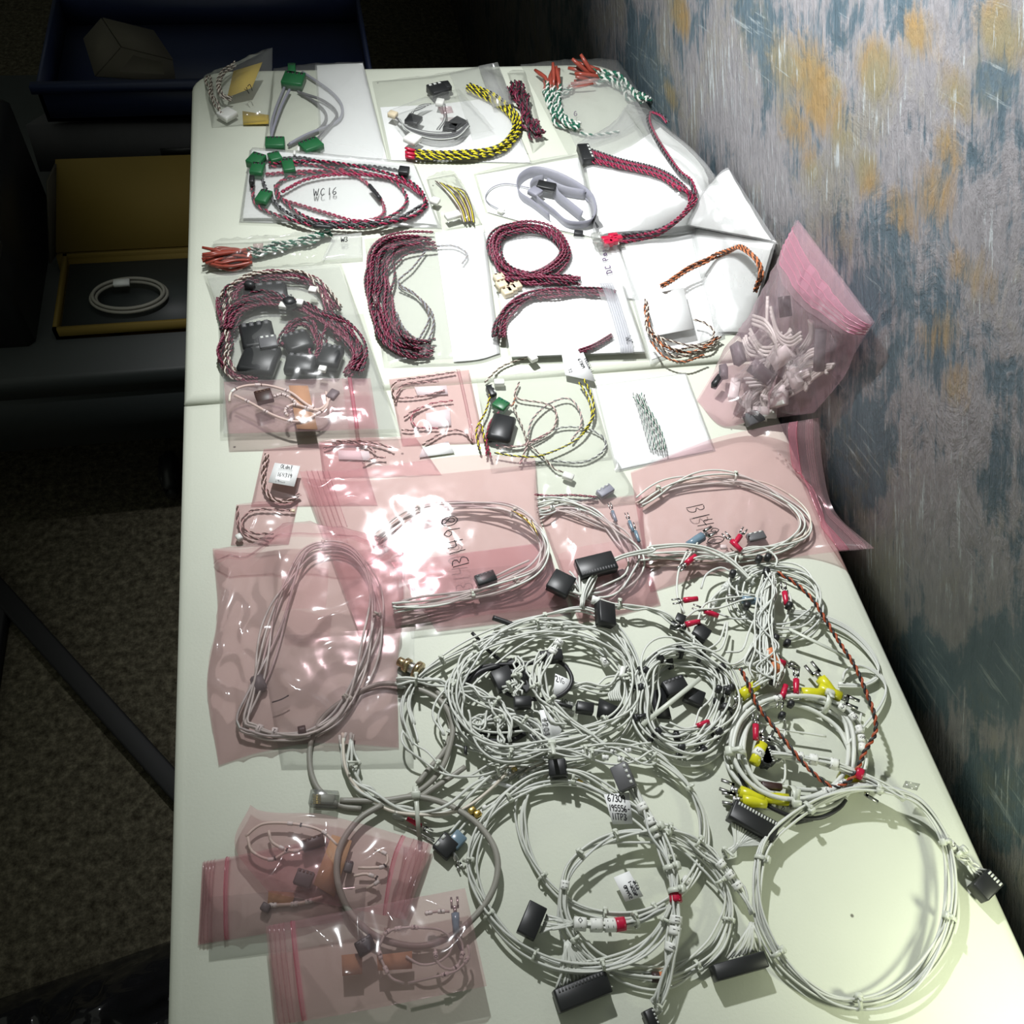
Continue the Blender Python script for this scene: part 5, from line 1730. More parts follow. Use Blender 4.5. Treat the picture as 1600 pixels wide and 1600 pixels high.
for k, (c, sl) in enumerate((([(960, 860), (1000, 790), (1080, 768), (1160, 768), (1260, 780), (1310, 830), (1300, 890), (1240, 935), (1160, 945), (1090, 905)], ((.12, '2'), (.22, '1'), (.33, '5'))), ([(960, 860), (965, 900), (985, 950), (1020, 1010), (1080, 1035)], ((.2, '9'), (.5, '1'))),
        ([(1230, 870), (1240, 930), (1280, 965), (1330, 960), (1360, 900), (1360, 840), (1330, 800)], ((.1, '10'), (.5, '8'), (.75, '2'))), ([(1100, 1035), (1250, 1000), (1340, 970), (1395, 900), (1385, 850)], ((.5, '6'), (.8, '7'))), ([(1180, 700), (1240, 690), (1300, 690)], ((.3, '1'), (.7, '4'))))):
    p = path_px(z13(*c), .0215 + .001 * k)
    tube('wire', p, .0009, WHITE, hs, 6)
    for f_, t_ in sl:
        sleeve(hs, p, f_, .005, .0016, SLEEVE, t_)
block(hs, z13((895, 855))[0], (13, -8), (8, 8), .020, .007, BLACK, 'plug', pins=3, pinmat=DGREY)
crimp(hs, z13((1330, 745))[0], (-.5, -8), .013, .0026, BLUET, .025)
tube('wire', path_px(z13((1330, 770), (1335, 830), (1370, 900)), .024), .0009, DGREY, hs, 6)

HK = 0.62

# ================================================================== loose white harnesses on the near part
NW = [WHITE, WHITE, WHITE2, WHITE]
BT = BLACK


def fan(parent, pts_from, end, r, mat, h0, h1, mid=None):
    """single wires from a row of plug positions gathering at one point"""
    for q in pts_from:
        m_ = mid or ((q[0] + end[0]) / 2 + random.uniform(-4, 4), (q[1] + end[1]) / 2 + random.uniform(-3, 3))
        e = (end[0] + random.uniform(-3, 3), end[1] + random.uniform(-3, 3))
        tube('wire', path_px([(q[0], q[1], h0), (m_[0] + random.uniform(-3, 3), m_[1] + random.uniform(-3, 3), (h0 + h1) / 2 + .002), (e[0], e[1], h1)], h0), r, mat, parent, 5)


def lerp(a, b, n):
    return [(a[0] + (b[0] - a[0]) * k / (n - 1), a[1] + (b[1] - a[1]) * k / (n - 1)) for k in range(n)]


# --- large ring at the near right
hs = harness('cable_harness', 'large round white harness ring at the near right', z15((780, 740))[0])
p = ring_px(z15, (350, 500, .018), (312, 690, .018), (330, 870, .014), (430, 1060, .007), (620, 1222, .003), (790, 1258, .003), (950, 1225, .004), (1090, 1120, .008), (1190, 960, .014), (1238, 800, .018), (1235, 600, .022), (1190, 440, .026), (1085, 295, .028), (950, 238, .026), (800, 222, .024), (640, 268, .022), (480, 370, .020))
bundle(hs, p, 8, W, NW, True, 1.15, 1.5)
for f_ in (.03, .17, .31, .52, .64, .78, .92):
    tie(hs, p, f_, .0040, NYLON, True, tail=.005, head=.0026)
p = path_px(z15((380, 62, .018), (470, 72, .020), (560, 85, .022), (680, 110, .025), (800, 155, .027), (930, 220, .029), (1020, 280, .029)), .02)
bundle(hs, p, 8, W, NW, False, 1.0, .7)
for f_, t_ in ((.22, '9'), (.34, '1'), (.47, '11')):
    sleeve(hs, p, f_, .0060, .0046, SLEEVE, t_, rise=.003, side=-1)
sleeve(hs, p, .66, .0055, .0048, REDP, None, rise=.003, name='red_band')
fan(hs, lerp(z15((330, 20))[0], z15((400, 100))[0], 8), z15((450, 70))[0], W, WHITE, .012, .020)
block(hs, z15((355, 70))[0], (5, 14), (9, -3), .006, .010, BLACK, 'plug', pins=6)
p = path_px(z15((1190, 430, .026), (1230, 480, .020), (1290, 550, .016), (1340, 590, .016)), .02)
bundle(hs, p, 4, W, NW, False, 1.1, 1.0)
sleeve(hs, p, .4, .005, .0034, SLEEVE, '5', rise=.002)
tie(hs, p, .68, .0030, NYLON, tail=.006, head=.003)
fan(hs, lerp(z15((1365, 650))[0], z15((1420, 615))[0], 5), z15((1320, 575))[0], W, WHITE, .014, .016)
block(hs, z15((1415, 690))[0], (12, 13), (11, -14), .008, .011, BLACK, 'plug', pins=5, label='black plug hanging at the table edge')
fan(hs, lerp(z15((195, 375))[0], z15((395, 490))[0], 15), z15((160, 545))[0], W, WHITE, .016, .008, z15((215, 500))[0])
block(hs, z15((296, 383))[0], (35, 19.5), (8, -12), .010, .012, BLACK, 'plug', pins=14, pinmat=WHITE2, pinside=1, label='long black multi-pin plug with white pins')
tie(hs, path_px(z15((120, 560), (160, 540), (210, 520)), .006), .45, .0032, NYLON)
quad(hs, z15((1030, 185, .030), (1100, 200, .030), (1085, 232, .030), (1015, 215, .030)), .03, GLASSY, 'clear_tag')

# --- ring with red band in the near middle (left ring)
hs = harness('cable_harness', 'left of the two overlapping near white rings with red band', z14((650, 800))[0])
p = ring_px(z14, (430, 262, .012), (270, 365, .010), (155, 520, .008), (108, 690, .006), (175, 890, .005), (330, 1090, .006), (560, 1225, .010), (800, 1255, .014), (1020, 1190, .018), (1160, 1070, .022), (1238, 920, .026), (1262, 770, .028), (1215, 590, .026), (1110, 420, .022), (900, 290, .018), (720, 215, .016), (560, 218, .014))
bundle(hs, p, 6, W, NW, True, 1.1, 2.2)
for f_ in (.04, .17, .26, .36, .47, .60, .70, .93):
    tie(hs, p, f_, .0033, NYLON, True, tail=.006)
p = path_px(z14((1010, 215, .026), (1050, 320, .026), (1120, 450, .028), (1190, 590, .030), (1235, 740, .032), (1262, 900, .034), (1255, 1050, .032), (1220, 1200, .028), (1195, 1350, .022), (1165, 1440, .016)), .025)
bundle(hs, p, 8, W, NW, False, 1.05, 1.0)
for f_, t_ in ((.16, '1'), (.22, '7'), (.28, '1'), (.66, '11'), (.71, '1'), (.79, '9')):
    sleeve(hs, p, f_, .0055, .0045, SLEEVE, t_, rise=.003)
sleeve(hs, p, .575, .006, .0047, REDP, None, rise=.003, name='red_band')
for f_ in (.26, .45, .545):
    tie(hs, p, f_, .0042, NYLON, tail=.006, head=.003)
block(hs, z14((970, 200))[0], (8, 19), (10, -8), .026, .008, DGREY, 'plug', tip=.5, pins=4)
for k in range(5):
    tube('wire', path_px(z14((1150 + 8 * k, 1400, .020), (1140 - 6 * k + 10, 1430, .018), (1150 + 10 * k, 1490, .014), (1120 + 9 * k, 1510, .010)), .015), W, WHITE, hs, 5)
block(hs, z14((1125, 1535))[0], (6, 14), (8, -2), .004, .010, BLACK, 'plug', pins=4)
lb = quad(hs, z14((865, 290, .030), (1005, 278, .030), (1025, 452, .024), (915, 455, .024)), .03, PAPER, 'paper_tag', .0006)
for t_, o_, s_ in (('67309', (888, 325), 8.6), ('195556-', (896, 378), 7.6), ('11TP3', (912, 428), 8.2)):
    write(lb, t_, z14(o_)[0], (s_, s_ * .08), (s_ * -.16, -s_ * 1.25), .0315, INK, r=.00035, adv=.66)

# --- second near ring
hs = harness('cable_harness', 'right of the two overlapping near white rings with orange band', z14((1100, 880))[0])
p = ring_px(z14, (640, 850, .020), (680, 690, .022), (830, 565, .022), (1030, 512, .020), (1250, 545, .016), (1440, 690, .012), (1540, 860, .008), (1540, 1020, .005), (1465, 1180, .004), (1250, 1300, .003), (1050, 1290, .003), (850, 1225, .006), (720, 1110, .012), (650, 980, .017))
bundle(hs, p, 6, W, NW, True, 1.1, 2.2)
for f_ in (.10, .19, .30, .44, .52, .64, .93):
    tie(hs, p, f_, .0033, NYLON, True, tail=.006)
sleeve(hs, p, .735, .009, .0036, CONB, None, True, rise=.0028, name='brown_band')
sleeve(hs, p, .715, .006, .0037, ORANGE, None, True, rise=.0028, name='orange_band')
sleeve(hs, p, .03, .006, .0035, SLEEVE, '11', True, rise=.0028)
p = path_px(z14((700, 1010, .020), (820, 1020, .020), (950, 1015, .020), (1060, 985, .018), (1200, 915, .014)), .02)
bundle(hs, p, 8, W, NW, False, 1.0, .5)
for f_, t_ in ((.07, '9'), (.22, '1'), (.37, '11')):
    sleeve(hs, p, f_, .0085, .0048, SLEEVE, t_, rise=.003)
sleeve(hs, p, .52, .007, .005, REDP, None, rise=.003, name='red_band')
tie(hs, p, .68, .0045, NYLON, tail=.004)
fan(hs, lerp(z14((545, 960))[0], z14((510, 1060))[0], 8), z14((690, 1010))[0], W, WHITE, .020, .022)
block(hs, z14((465, 990))[0], (10, -24), (15, 1), .018, .009, BLACK, 'plug', bev=.0006, label='flat black plug standing left of the number sleeves')
fan(hs, lerp(z14((600, 1370))[0], z14((850, 1270))[0], 13), z14((660, 1110))[0], W, WHITE, .010, .016)
block(hs, z14((745, 1385))[0], (40, -16), (5, 18), .004, .012, BLACK, 'plug', pins=14, pinmat=DGREY, label='long black multi-pin plug pointing to the near edge')
p = path_px(z14((1060, 520, .020), (1200, 495, .022), (1330, 530, .022), (1450, 620, .020), (1540, 720, .018), (1600, 800, .016), (1680, 960, .014)), .02)
bundle(hs, p, 6, W, NW, False, 1.0, .9)
for f_, t_ in ((.62, '1'), (.72, '7'), (.82, '1')):
    sleeve(hs, p, f_, .005, .0040, SLEEVE, t_, rise=.003)
for f_ in (.2, .42):
    tie(hs, p, f_, .0036, NYLON, tail=.005)
fan(hs, lerp(z15((175, 1040))[0], z15((335, 1000))[0], 10), z15((290, 870))[0], W, WHITE, .012, .016)
block(hs, z15((230, 1078))[0], (40, -11), (2, 13), .008, .011, BLACK, 'plug', label='black plug beside the large right ring')
lb = quad(hs, z14((920, 750, .014), (1005, 715, .014), (1085, 855, .012), (985, 885, .012)), .012, PAPER, 'paper_tag', .0006)
for t_, o_ in (('57449D', (1010, 872)), ('96556-1', (1040, 858)), ('6376', (1050, 820))):
    write(lb, t_, z14(o_)[0], (-2.8, -5.6), (4.6, -2.3), .0150, INK, r=.00026, adv=.62)

# --- long open loop behind the rings
hs = harness('cable_harness', 'thin white loop running behind the near rings to the coil', z14((900, 600))[0])
p = path_px(z14((440, 290, .008), (405, 400, .006), (420, 570, .004), (500, 730, .003), (620, 860, .003), (760, 935, .004), (950, 965, .006), (1120, 940, .008), (1270, 840, .008), (1370, 680, .006), (1412, 520, .006), (1400, 380, .008), (1320, 230, .012), (1180, 110, .016), (1090, 70, .018), (950, 30, .020)), .004)
bundle(hs, p, 5, W, NW, False, 1.1, 1.6)
for f_ in (.20, .36, .48, .66, .80, .92):
    tie(hs, p, f_, .0030, NYLON, tail=.006)
for f_, t_ in ((.55, '1'), (.58, '1')):
    sleeve(hs, p, f_, .005, .0036, SLEEVE, t_, rise=.0026)

# --- grey network cable
hs = harness('network_cable', 'grey cable tied in a ring with a clear modular plug', z16((700, 1000))[0], 'cable')
p = path_px(z16((500, 645, .012), (370, 725, .014), (270, 860, .016), (240, 1000, .016), (258, 1130, .015), (320, 1262, .014), (450, 1385, .013), (620, 1442, .012), (780, 1438, .012), (950, 1350, .014), (1090, 1200, .016), (1152, 1050, .018), (1140, 900, .018), (1045, 760, .016), (890, 655, .014), (700, 600, .012), (500, 622, .009), (260, 622, .006)), .01)
tube('cable', p, .0024, GREY, hs, 9)
p2 = path_px(z16((500, 650, .008), (640, 600, .010), (740, 545, .012), (830, 450, .014), (880, 330, .016), (900, 200, .018), (860, 90, .018), (780, 20, .016), (640, -30, .012), (480, -40, .008), (300, 40, .006), (160, 150, .005), (95, 290, .005), (88, 420, .005), (115, 520, .005), (160, 580, .005), (260, 650, .004), (380, 668, .004)), .01)
tube('cable', p2, .0022, GREY, hs, 8)
p3 = path_px(z16((690, 620, .010), (800, 545, .012), (900, 480, .014), (970, 430, .014)), .01)
tube('cable', p3, .0022, GREY, hs, 8)
tie(hs, path_px(z16((600, 615), (690, 598), (780, 595)), .009), .5, .0050, NYLON, tail=.03, head=.0034, spin=1.9)
o = block(hs, z16((168, 612))[0], (22, 1.5), (-1, 12), .001, .009, GLASSY, 'modular_plug')
block(hs, z16((175, 612))[0], (15, 1), (-.5, 7), .003, .004, GREY, 'plug_core')
for k in range(6):
    tube('contact', path_px(z16((105, 590 + 9 * k), (150, 592 + 9 * k)), .0106), .0004, GOLD, hs, 4)

# --- white wires at the left with fork lugs
hs = harness('cable_harness', 'white wires with red diode and fork lugs behind the grey ring', z16((600, 690))[0])
p = path_px(z16((285, 250, .006), (290, 430, .005), (350, 545, .005), (450, 620, .006), (560, 680, .007), (720, 700, .008), (900, 670, .008), (1080, 560, .010), (1200, 470, .012)), .005)
bundle(hs, p, 4, W * 1.3, [WHITE, CREAM, WHITE], False, 1.3, 1.6)
p = path_px(z16((330, 250, .006), (345, 430, .006), (400, 550, .006), (460, 615, .006)), .005)
bundle(hs, p, 2, W * 1.2, NW, False, 1.3, 1.0)
tie(hs, p, .45, .0036, NYLON, tail=.012)
block(hs, z16((595, 705))[0], (9, 3), (-3, 6), .006, .006, GLASSY, 'clear_splice')
crimp(hs, z16((680, 745))[0], (7, 4), .012, .0018, REDP, .009)
tube('bare_lead', path_px(z16((640, 770), (720, 810), (795, 855)), .004), .0007, METAL, hs, 5)
block(hs, z16((860, 880))[0], (10, -12), (13, 8), .004, .006, BLACK, 'fork_plate', pins=2)
block(hs, z16((925, 845))[0], (8, -9), (9, 6), .005, .005, BLUET, 'blue_lug')
crimp(hs, z16((905, 925))[0], (3, 6), .010, .0018, METAL, .005, True, 'fork_lug')
tube('wire', path_px(z16((880, 810), (940, 740), (1000, 690)), .008), W, WHITE, hs, 6)
tube('wire', path_px(z16((930, 800), (990, 730), (1060, 680), (1200, 590)), .009), W, WHITE, hs, 6)
for c in ((1010, 680), (1040, 700)):
    block(hs, z16(c)[0], (5, -3), (3, 4), .010, .006, GOLD, 'gold_contact')
for c in ((1080, 660), (1055, 690)):
    block(hs, z16(c)[0], (3, -2), (2, 3), .012, .003, SLEEVE, 'marker_sleeve')

# --- metal coax plug
hs = harness('coax_cable', 'white cable with brassy coaxial plug at the crinkled bag edge', z10((1360, 900))[0], 'cable')
c0, c1 = P(*z10((1290, 850))[0], .010), P(*z10((1430, 925))[0], .014)
d_ = (c1 - c0)
for nm, a_, b_, r_, m_ in (('pin_body', 0, .32, .0040, BRASS), ('collar', .28, .50, .0062, BRASS), ('barrel', .48, .78, .0048, METAL), ('flange', .76, .98, .0085, BRASS)):
    tube(nm, np.array([c0 + d_ * a_, c0 + d_ * (a_ + .02), c0 + d_ * (b_ - .02), c0 + d_ * b_]), np.array([r_ * .85, r_, r_, r_ * .85]), m_, hs, 12)
tube('cable', path_px(z11((0, 890, .010), (120, 900, .010), (250, 960, .010), (310, 1080, .010), (340, 1200, .010), (300, 1330, .008), (200, 1450, .006), (130, 1540, .005)), .01), .0024, GREY, hs, 8)

# --- central tangle: outer loops
hs = harness('cable_harness', 'wide tangled white loops in the centre pile', z11((800, 950))[0])
for k, (c, n_) in enumerate((([(75, 1180), (55, 1040), (130, 880), (380, 720), (680, 590), (950, 510), (1180, 480), (1360, 580), (1490, 760), (1530, 950), (1450, 1120), (1260, 1270), (1000, 1345), (720, 1365), (500, 1320), (300, 1240)], 3),
        ([(110, 1300), (50, 1130), (75, 980), (220, 820), (500, 680), (800, 580), (1100, 560), (1300, 600), (1450, 740)], 2), ([(60, 1200), (130, 1340), (280, 1450), (500, 1480), (750, 1440), (900, 1370)], 2), ([(250, 1250), (240, 1120), (340, 980), (420, 850), (600, 700), (900, 600), (1200, 630), (1400, 760)], 2),
        ([(380, 1050), (370, 900), (480, 720), (700, 600), (980, 540), (1250, 560)], 3), ([(400, 950), (560, 1000), (700, 1090), (860, 1210), (980, 1330), (1100, 1345), (1350, 1340), (1590, 1330)], 3), ([(420, 1100), (470, 1230), (600, 1330), (800, 1380), (1050, 1360), (1300, 1380), (1480, 1400), (1600, 1370)], 3))):
    p = path_px(z11(*c), .010 + .003 * k)
    bundle(hs, p, n_, W * .95, NW, False, 1.5, 3.0)
    tie(hs, p, .35, .0030, NYLON, tail=.005)
    tie(hs, p, .7, .0030, NYLON, tail=.005)
    if k >= 5:
        for f_, t_ in ((.70, '1'), (.76, '1'), (.83, '2'), (.90, '4')):
            sleeve(hs, p, f_, .005, .0022, SLEEVE, t_, rise=.002)
block(hs, z11((1300, 490))[0], (1, 17), (14, -2), .020, .009, BLACK, 'plug', tip=-.4)
block(hs, z11((1005, 1450))[0], (1, 13), (13, -2), .012, .010, BLACK, 'plug', tip=.3)
tie(hs, path_px(z11((900, 1340), (960, 1345), (1020, 1345)), .018), .5, .0045, NYLON, tail=.02, head=.0032)

hs = harness('cable_harness', 'inner oval of white wires in the centre pile', z11((900, 980))[0])
p = ring_px(z11, (385, 980), (440, 830), (600, 690), (880, 590), (1150, 600), (1350, 710), (1430, 880), (1390, 1060), (1220, 1200), (960, 1300), (700, 1330), (500, 1260), (400, 1120), h=.018)
bundle(hs, p, 6, W, NW, True, 2.2, 5.0)
for f_ in (.1, .3, .5, .62, .75, .9):
    tie(hs, p, f_, .0036, NYLON, True, tail=.006)
p = path_px(z11((1050, 930), (1180, 955), (1320, 930), (1420, 850), (1440, 740), (1380, 650)), .006)
bundle(hs, p, 6, W, NW, False, 1.6, 2.0)
for k in range(6):
    tube('wire', path_px(z11((1400 + 5 * k, 850, .014), (1390 - 12 * k, 960, .012), (1380 - 15 * k + 30, 1020, .012)), .012), W, WHITE, hs, 5)
V, F = prism([P(*q, h_) for q, h_ in zip(z11((1265, 1005), (1405, 1065), (1345, 1135), (1250, 1105)), (.012, .014, .010, .010))], .009)
mesh('plug', V, F, BLACK, hs, False)
block(hs, z11((1175, 1065))[0], (13.5, 2), (-1, 7.5), .012, .008, BLACK, 'plug')
block(hs, z11((1085, 1065))[0], (8, 2), (-2, 6), .008, .006, GLASSY, 'clear_splice')
sleeve(hs, path_px(z11((1280, 740), (1310, 790), (1330, 830)), .012), .5, .008, .0035, SLEEVE, '16')
block(hs, z11((1410, 840))[0], (2, -8), (4, 1), .016, .004, SLEEVE, 'marker_sleeve')

hs = harness('cable_harness', 'upright white wire strands with black plugs in the centre pile', z11((860, 900))[0])
for c, n_ in (([(770, 760), (742, 880), (770, 1000)], 5), ([(900, 720), (850, 820), (850, 920), (900, 1020), (1000, 1120), (1050, 1180)], 5), ([(1010, 660), (940, 770), (905, 880), (930, 990), (1030, 1110), (1180, 1230), (1320, 1330)], 5), ([(560, 1020), (620, 1090), (640, 1200), (650, 1300)], 4), ([(400, 940), (520, 990), (640, 1060), (700, 1160), (720, 1280)], 4), ([(660, 960), (720, 940), (740, 890)], 5)):
    p = path_px(z11(*c), .026)
    bundle(hs, p, n_, W, NW, False, 1.1, 1.4)
    tie(hs, p, .5, .0034, NYLON, tail=.005)
for f_, t_ in ((.06, '2'), (.14, '1')):
    sleeve(hs, path_px(z11((1010, 660), (940, 770)), .030), f_ * 4, .005, .004, SLEEVE, t_)
block(hs, z11((785, 1032))[0], (13.5, -.5), (0, 8), .024, .009, BLACK, 'plug')
block(hs, z11((665, 885))[0], (14, -6), (8, 14), .016, .009, BLACK, 'plug', bev=.0006)
block(hs, z11((965, 745))[0], (17, -2), (3, 8), .018, .009, BLACK, 'plug')
block(hs, z11((1040, 1045))[0], (14, 4), (-1, 2), .020, .003, BLACK, 'strap')
lb = quad(hs, z11((890, 1080, .028), (930, 1075, .030), (1030, 1200, .026), (1000, 1290, .020), (930, 1290, .020)), .02, PAPER, 'paper_tag', .0005)
write(lb, '7208', z11((905, 1130))[0], (1.6, 8.5), (8, -1.6), .0315, INK, r=.0003, adv=.9)
lb = quad(hs, z11((990, 850, .020), (1085, 890, .020), (1060, 980, .014), (975, 1000, .012)), .02, PAPER, 'paper_tag', .0005)
write(lb, '2IG', z11((995, 895))[0], (7.5, 3), (-2, -9), .021, INK, r=.0003)
lb = quad(hs, z11((830, 1230, .022), (870, 1215, .024), (935, 1290, .020), (885, 1300, .018)), .02, PAPER, 'paper_tag', .0005)
write(lb, 'GSnx', z11((845, 1238))[0], (3, 4), (4, -3), .0255, INK, r=.0003)
lb = quad(hs, z11((505, 1505, .012), (530, 1488, .014), (760, 1560, .010), (745, 1585, .008)), .01, PAPER, 'paper_tag', .0005)
lb = quad(hs, z11((980, 1010, .010), (1100, 1030, .010), (1095, 1080, .008), (985, 1070, .008)), .01, WHITE2, 'grey_tag', .0005)
write(lb, '1O1', z11((1030, 1035))[0], (9, 2), (-1, -8), .0108, INK, r=.0003)

hs = harness('cable', 'black cable coiled inside the centre pile', z11((900, 900))[0], 'cable')
tube('cable', path_px(z11((425, 925), (450, 860), (520, 815), (620, 795), (800, 790), (960, 765), (1050, 800), (1095, 885), (1060, 960), (975, 1005), (860, 1010), (740, 995), (640, 950)), .020), .0018, BLACKW, hs, 8)
tube('cable', path_px(z11((330, 1020), (360, 1120), (450, 1180), (560, 1220), (700, 1215), (820, 1170)), .006), .0022, BLACKW, hs, 8)
tube('cable', path_px(z11((500, 1240), (600, 1270), (720, 1265), (800, 1225)), .005), .002, BLACKW, hs, 8)
tube('cable', path_px(z11((440, 910), (520, 840), (640, 800)), .022), .0026, BLACKW, hs, 8)
tube('stub', path_px(z11((470, 595), (530, 655)), .012), .0016, BLACK, hs, 6)
tube('stub', path_px(z11((560, 695), (650, 770)), .012), .0016, BLACK, hs, 6)
tube('shrink_end', path_px(z11((600, 500), (660, 520), (740, 550)), .016), .0024, BLACK, hs, 7)
block(hs, z11((760, 860))[0], (22, 18), (-10, 10), .012, .003, DGREY, 'foil_wrap', bev=.001)

# --- thick inner coil at the pile bottom
hs = harness('cable_harness', 'small white coil at the left foot of the centre pile', z11((700, 1220))[0])
p = path_px(z11((500, 1230), (540, 1170), (650, 1115), (780, 1130), (870, 1200), (905, 1300), (860, 1380)), .010)
bundle(hs, p, 7, W, NW, False, 1.6, 2.4)
p = path_px(z11((420, 1190), (520, 1150), (680, 1150), (800, 1190), (850, 1260)), .014)
bundle(hs, p, 4, W, NW, False, 1.6, 2.0)
p = path_px(z11((0, 920), (120, 905), (280, 925), (430, 980), (560, 1040), (620, 1080)), .012)
bundle(hs, p, 4, W * 1.2, NW, False, 1.4, 1.2)
tie(hs, p, .2, .0042, NYLON, tail=.012)
tie(hs, p, .55, .0042, NYLON, tail=.012)
for k in range(14):
    x = 620 + 25 * k
    tube('wire', path_px(z11((x, 1500 + 10 * math.sin(k * 2)), (x + 60, 1450 - 12 * math.cos(k * 3)), (x + 150, 1430 + 20 * math.sin(k * 1.7)), (x + 230, 1405 + 14 * math.cos(k))), .006 + .002 * (k % 4)), W * .9, (WHITE, CREAM)[k % 3 == 0], hs, 5)
for c in ((640, 1490), (720, 1480), (790, 1500), (840, 1440), (770, 1440), (560, 1470)):
    block(hs, z11(c)[0], (6, -3), (3, 5), .008, .006, GLASSY, 'clear_splice')
for c in ((735, 1450), (1145, 1520)):
    block(hs, z11(c)[0], (4, -2), (2, 3), .010, .004, GOLD, 'gold_contact')
block(hs, z11((430, 1330))[0], (2.5, 0), (0, 6), .014, .005, BLACK, 'plug')

# --- top plugs of the centre pile
hs = harness('cable_harness', 'black row plugs with white wires at the far end of the pile', z11((1200, 250))[0])
fan(hs, lerp(z11((1140, 235))[0], z11((1260, 215))[0], 7), z11((1155, 430))[0], W, WHITE, .024, .018)
block(hs, z11((1245, 175))[0], (28.5, -7), (4, 14), .022, .009, BLACK, 'plug', pins=12, pinmat=DGREY, pinside=-1)
block(hs, z11((1025, 288))[0], (16, 8), (13, -10), .022, .008, BLACK, 'plug', bev=.001)
fan(hs, lerp(z11((1060, 330))[0], z11((1110, 315))[0], 3), z11((1150, 360))[0], W, WHITE, .024, .022)
p = path_px(z11((1155, 440, .020), (1175, 340, .022), (1250, 220, .026), (1400, 130, .028), (1600, 88, .028)) + z12((120, 70, .028), (300, 52, .028), (430, 72, .028), (560, 130, .026), (650, 205, .024), (715, 275, .020)), .02)
bundle(hs, p, 4, W * 1.1, NW, False, .9, .4)
tie(hs, p, .98, .0030, NYLON, tail=.004)
p = path_px(z11((1240, 400, .018), (1360, 430, .018), (1480, 445, .018)) + z12((120, 415, .018), (230, 465, .018), (340, 560, .014), (420, 640, .010)), .02)
bundle(hs, p, 4, W, NW, False, 1.1, 1.0)
sleeve(hs, p, .03, .007, .0040, SLEEVE, 'T', rise=.002)
tie(hs, p, .22, .0036, NYLON, tail=.005)
block(hs, z12((300, 465))[0], (7, 3), (-3, 6), .016, .007, BLACK, 'plug')
block(hs, z12((420, 545))[0], (10, 7), (-4, 9), .010, .009, BLACK, 'plug')
block(hs, z12((290, 505))[0], (12, 3), (-2, 4), .012, .007, BLACK, 'plug')

# --- coil with black ties
hs = harness('cable_harness', 'round white coil bound with many black ties', z12((310, 930))[0])
p = ring_px(z12, (50, 900), (80, 780), (180, 690), (310, 665), (430, 700), (530, 790), (560, 930), (520, 1080), (420, 1190), (290, 1220), (160, 1160), (70, 1040), h=.008)
bundle(hs, p, 13, W, NW, True, 1.9, 3.4)
p2 = ring_px(z12, (110, 900), (150, 790), (260, 730), (400, 750), (490, 850), (500, 980), (430, 1080), (300, 1130), (170, 1080), h=.006)
bundle(hs, p2, 4, W, NW, True, 1.6, 2.5)
for f_ in (.02, .10, .17, .26, .33, .40, .47, .55, .63, .70, .78, .86, .94):
    tie(hs, p, f_, .0048, BT, True, tail=.004, head=.0028, spin=random.uniform(.2, 2.4))
for f_ in (.2, .5, .8):
    tie(hs, p2, f_, .0030, BT, True, tail=.003, head=.0028)
V, F = prism([P(*q, .008) for q in z12((150, 870), (210, 850), (250, 1020), (140, 1010))], .010)
mesh('plug', V, F, BLACK, hs, False)
block(hs, z12((270, 845))[0], (16, -6), (5, 11), .005, .008, BLACK, 'plug', pins=5, pinmat=DGREY)
block(hs, z12((380, 905))[0], (14, 6), (-4, 10), .005, .008, BLACK, 'plug')
q0, q1 = P(*z12((85, 1065))[0], .022), P(*z12((415, 800))[0], .026)
V, F = box_vf((q0 + q1) / 2, (q1 - q0) / 2, np.cross((0, 0, 1), (q1 - q0)) / np.linalg.norm(q1 - q0) * .0019, (0, 0, .0006))
mesh('long_tie_tail', V, F, NYLON, hs, False)
crimp(hs, z12((430, 1057))[0], (8, -3), .011, .0020, REDP, .016, False)
tube('wire', path_px(z12((240, 1050), (330, 1085), (410, 1065)), .014), W, WHITE, hs, 6)
for k in range(4):
    tube('wire', path_px(z12((110, 1110 + 8 * k), (170, 1200 + 8 * k), (300, 1270 + 8 * k), (440, 1270 + 6 * k), (540, 1220)), .005), W, WHITE, hs, 5)

# --- right tangle with red crimps
hs = harness('cable_harness', 'tall white tangle with red crimp lugs near the wall', z12((800, 500))[0])
p = ring_px(z12, (610, 330), (680, 220), (830, 185), (980, 230), (1070, 350), (1050, 470), (930, 545), (760, 530), (650, 450), h=.005)
bundle(hs, p, 7, W, NW, True, 1.8, 3.2)
p = path_px(z12((450, 470), (480, 380), (560, 290), (680, 220), (780, 200)), .006)
bundle(hs, p, 4, W * 1.2, [WHITE2, WHITE], False, 1.2, 1.0)
for f_ in (.25, .5):
    sleeve(hs, p, f_, .006, .0042, WHITE2, '1', rise=.003)
for k in range(26):
    a = random.uniform(-1, 1)
    b_ = random.uniform(-1, 1)
    hh = .012 + .030 * random.random()
    tube('wire', path_px(z12((810 + 40 * a, 190 + 60 * random.random()), (800 + 70 * b_, 330 + 20 * a), (780 + 60 * a, 470), (800 + 90 * b_, 620), (800 + 110 * a, 740), (800 + 100 * b_, 830 + 30 * a)), hh), W * .9, NW[k % 4], hs, 5)
for k in range(8):
    tube('wire', path_px(z12((760, 540), (700 - 5 * k, 640 + 10 * k), (690 + 8 * k, 740), (730 + 9 * k, 800), (770 + 6 * k, 740), (760 + 4 * k, 640)), .018 + .002 * k), W * .9, WHITE, hs, 5)
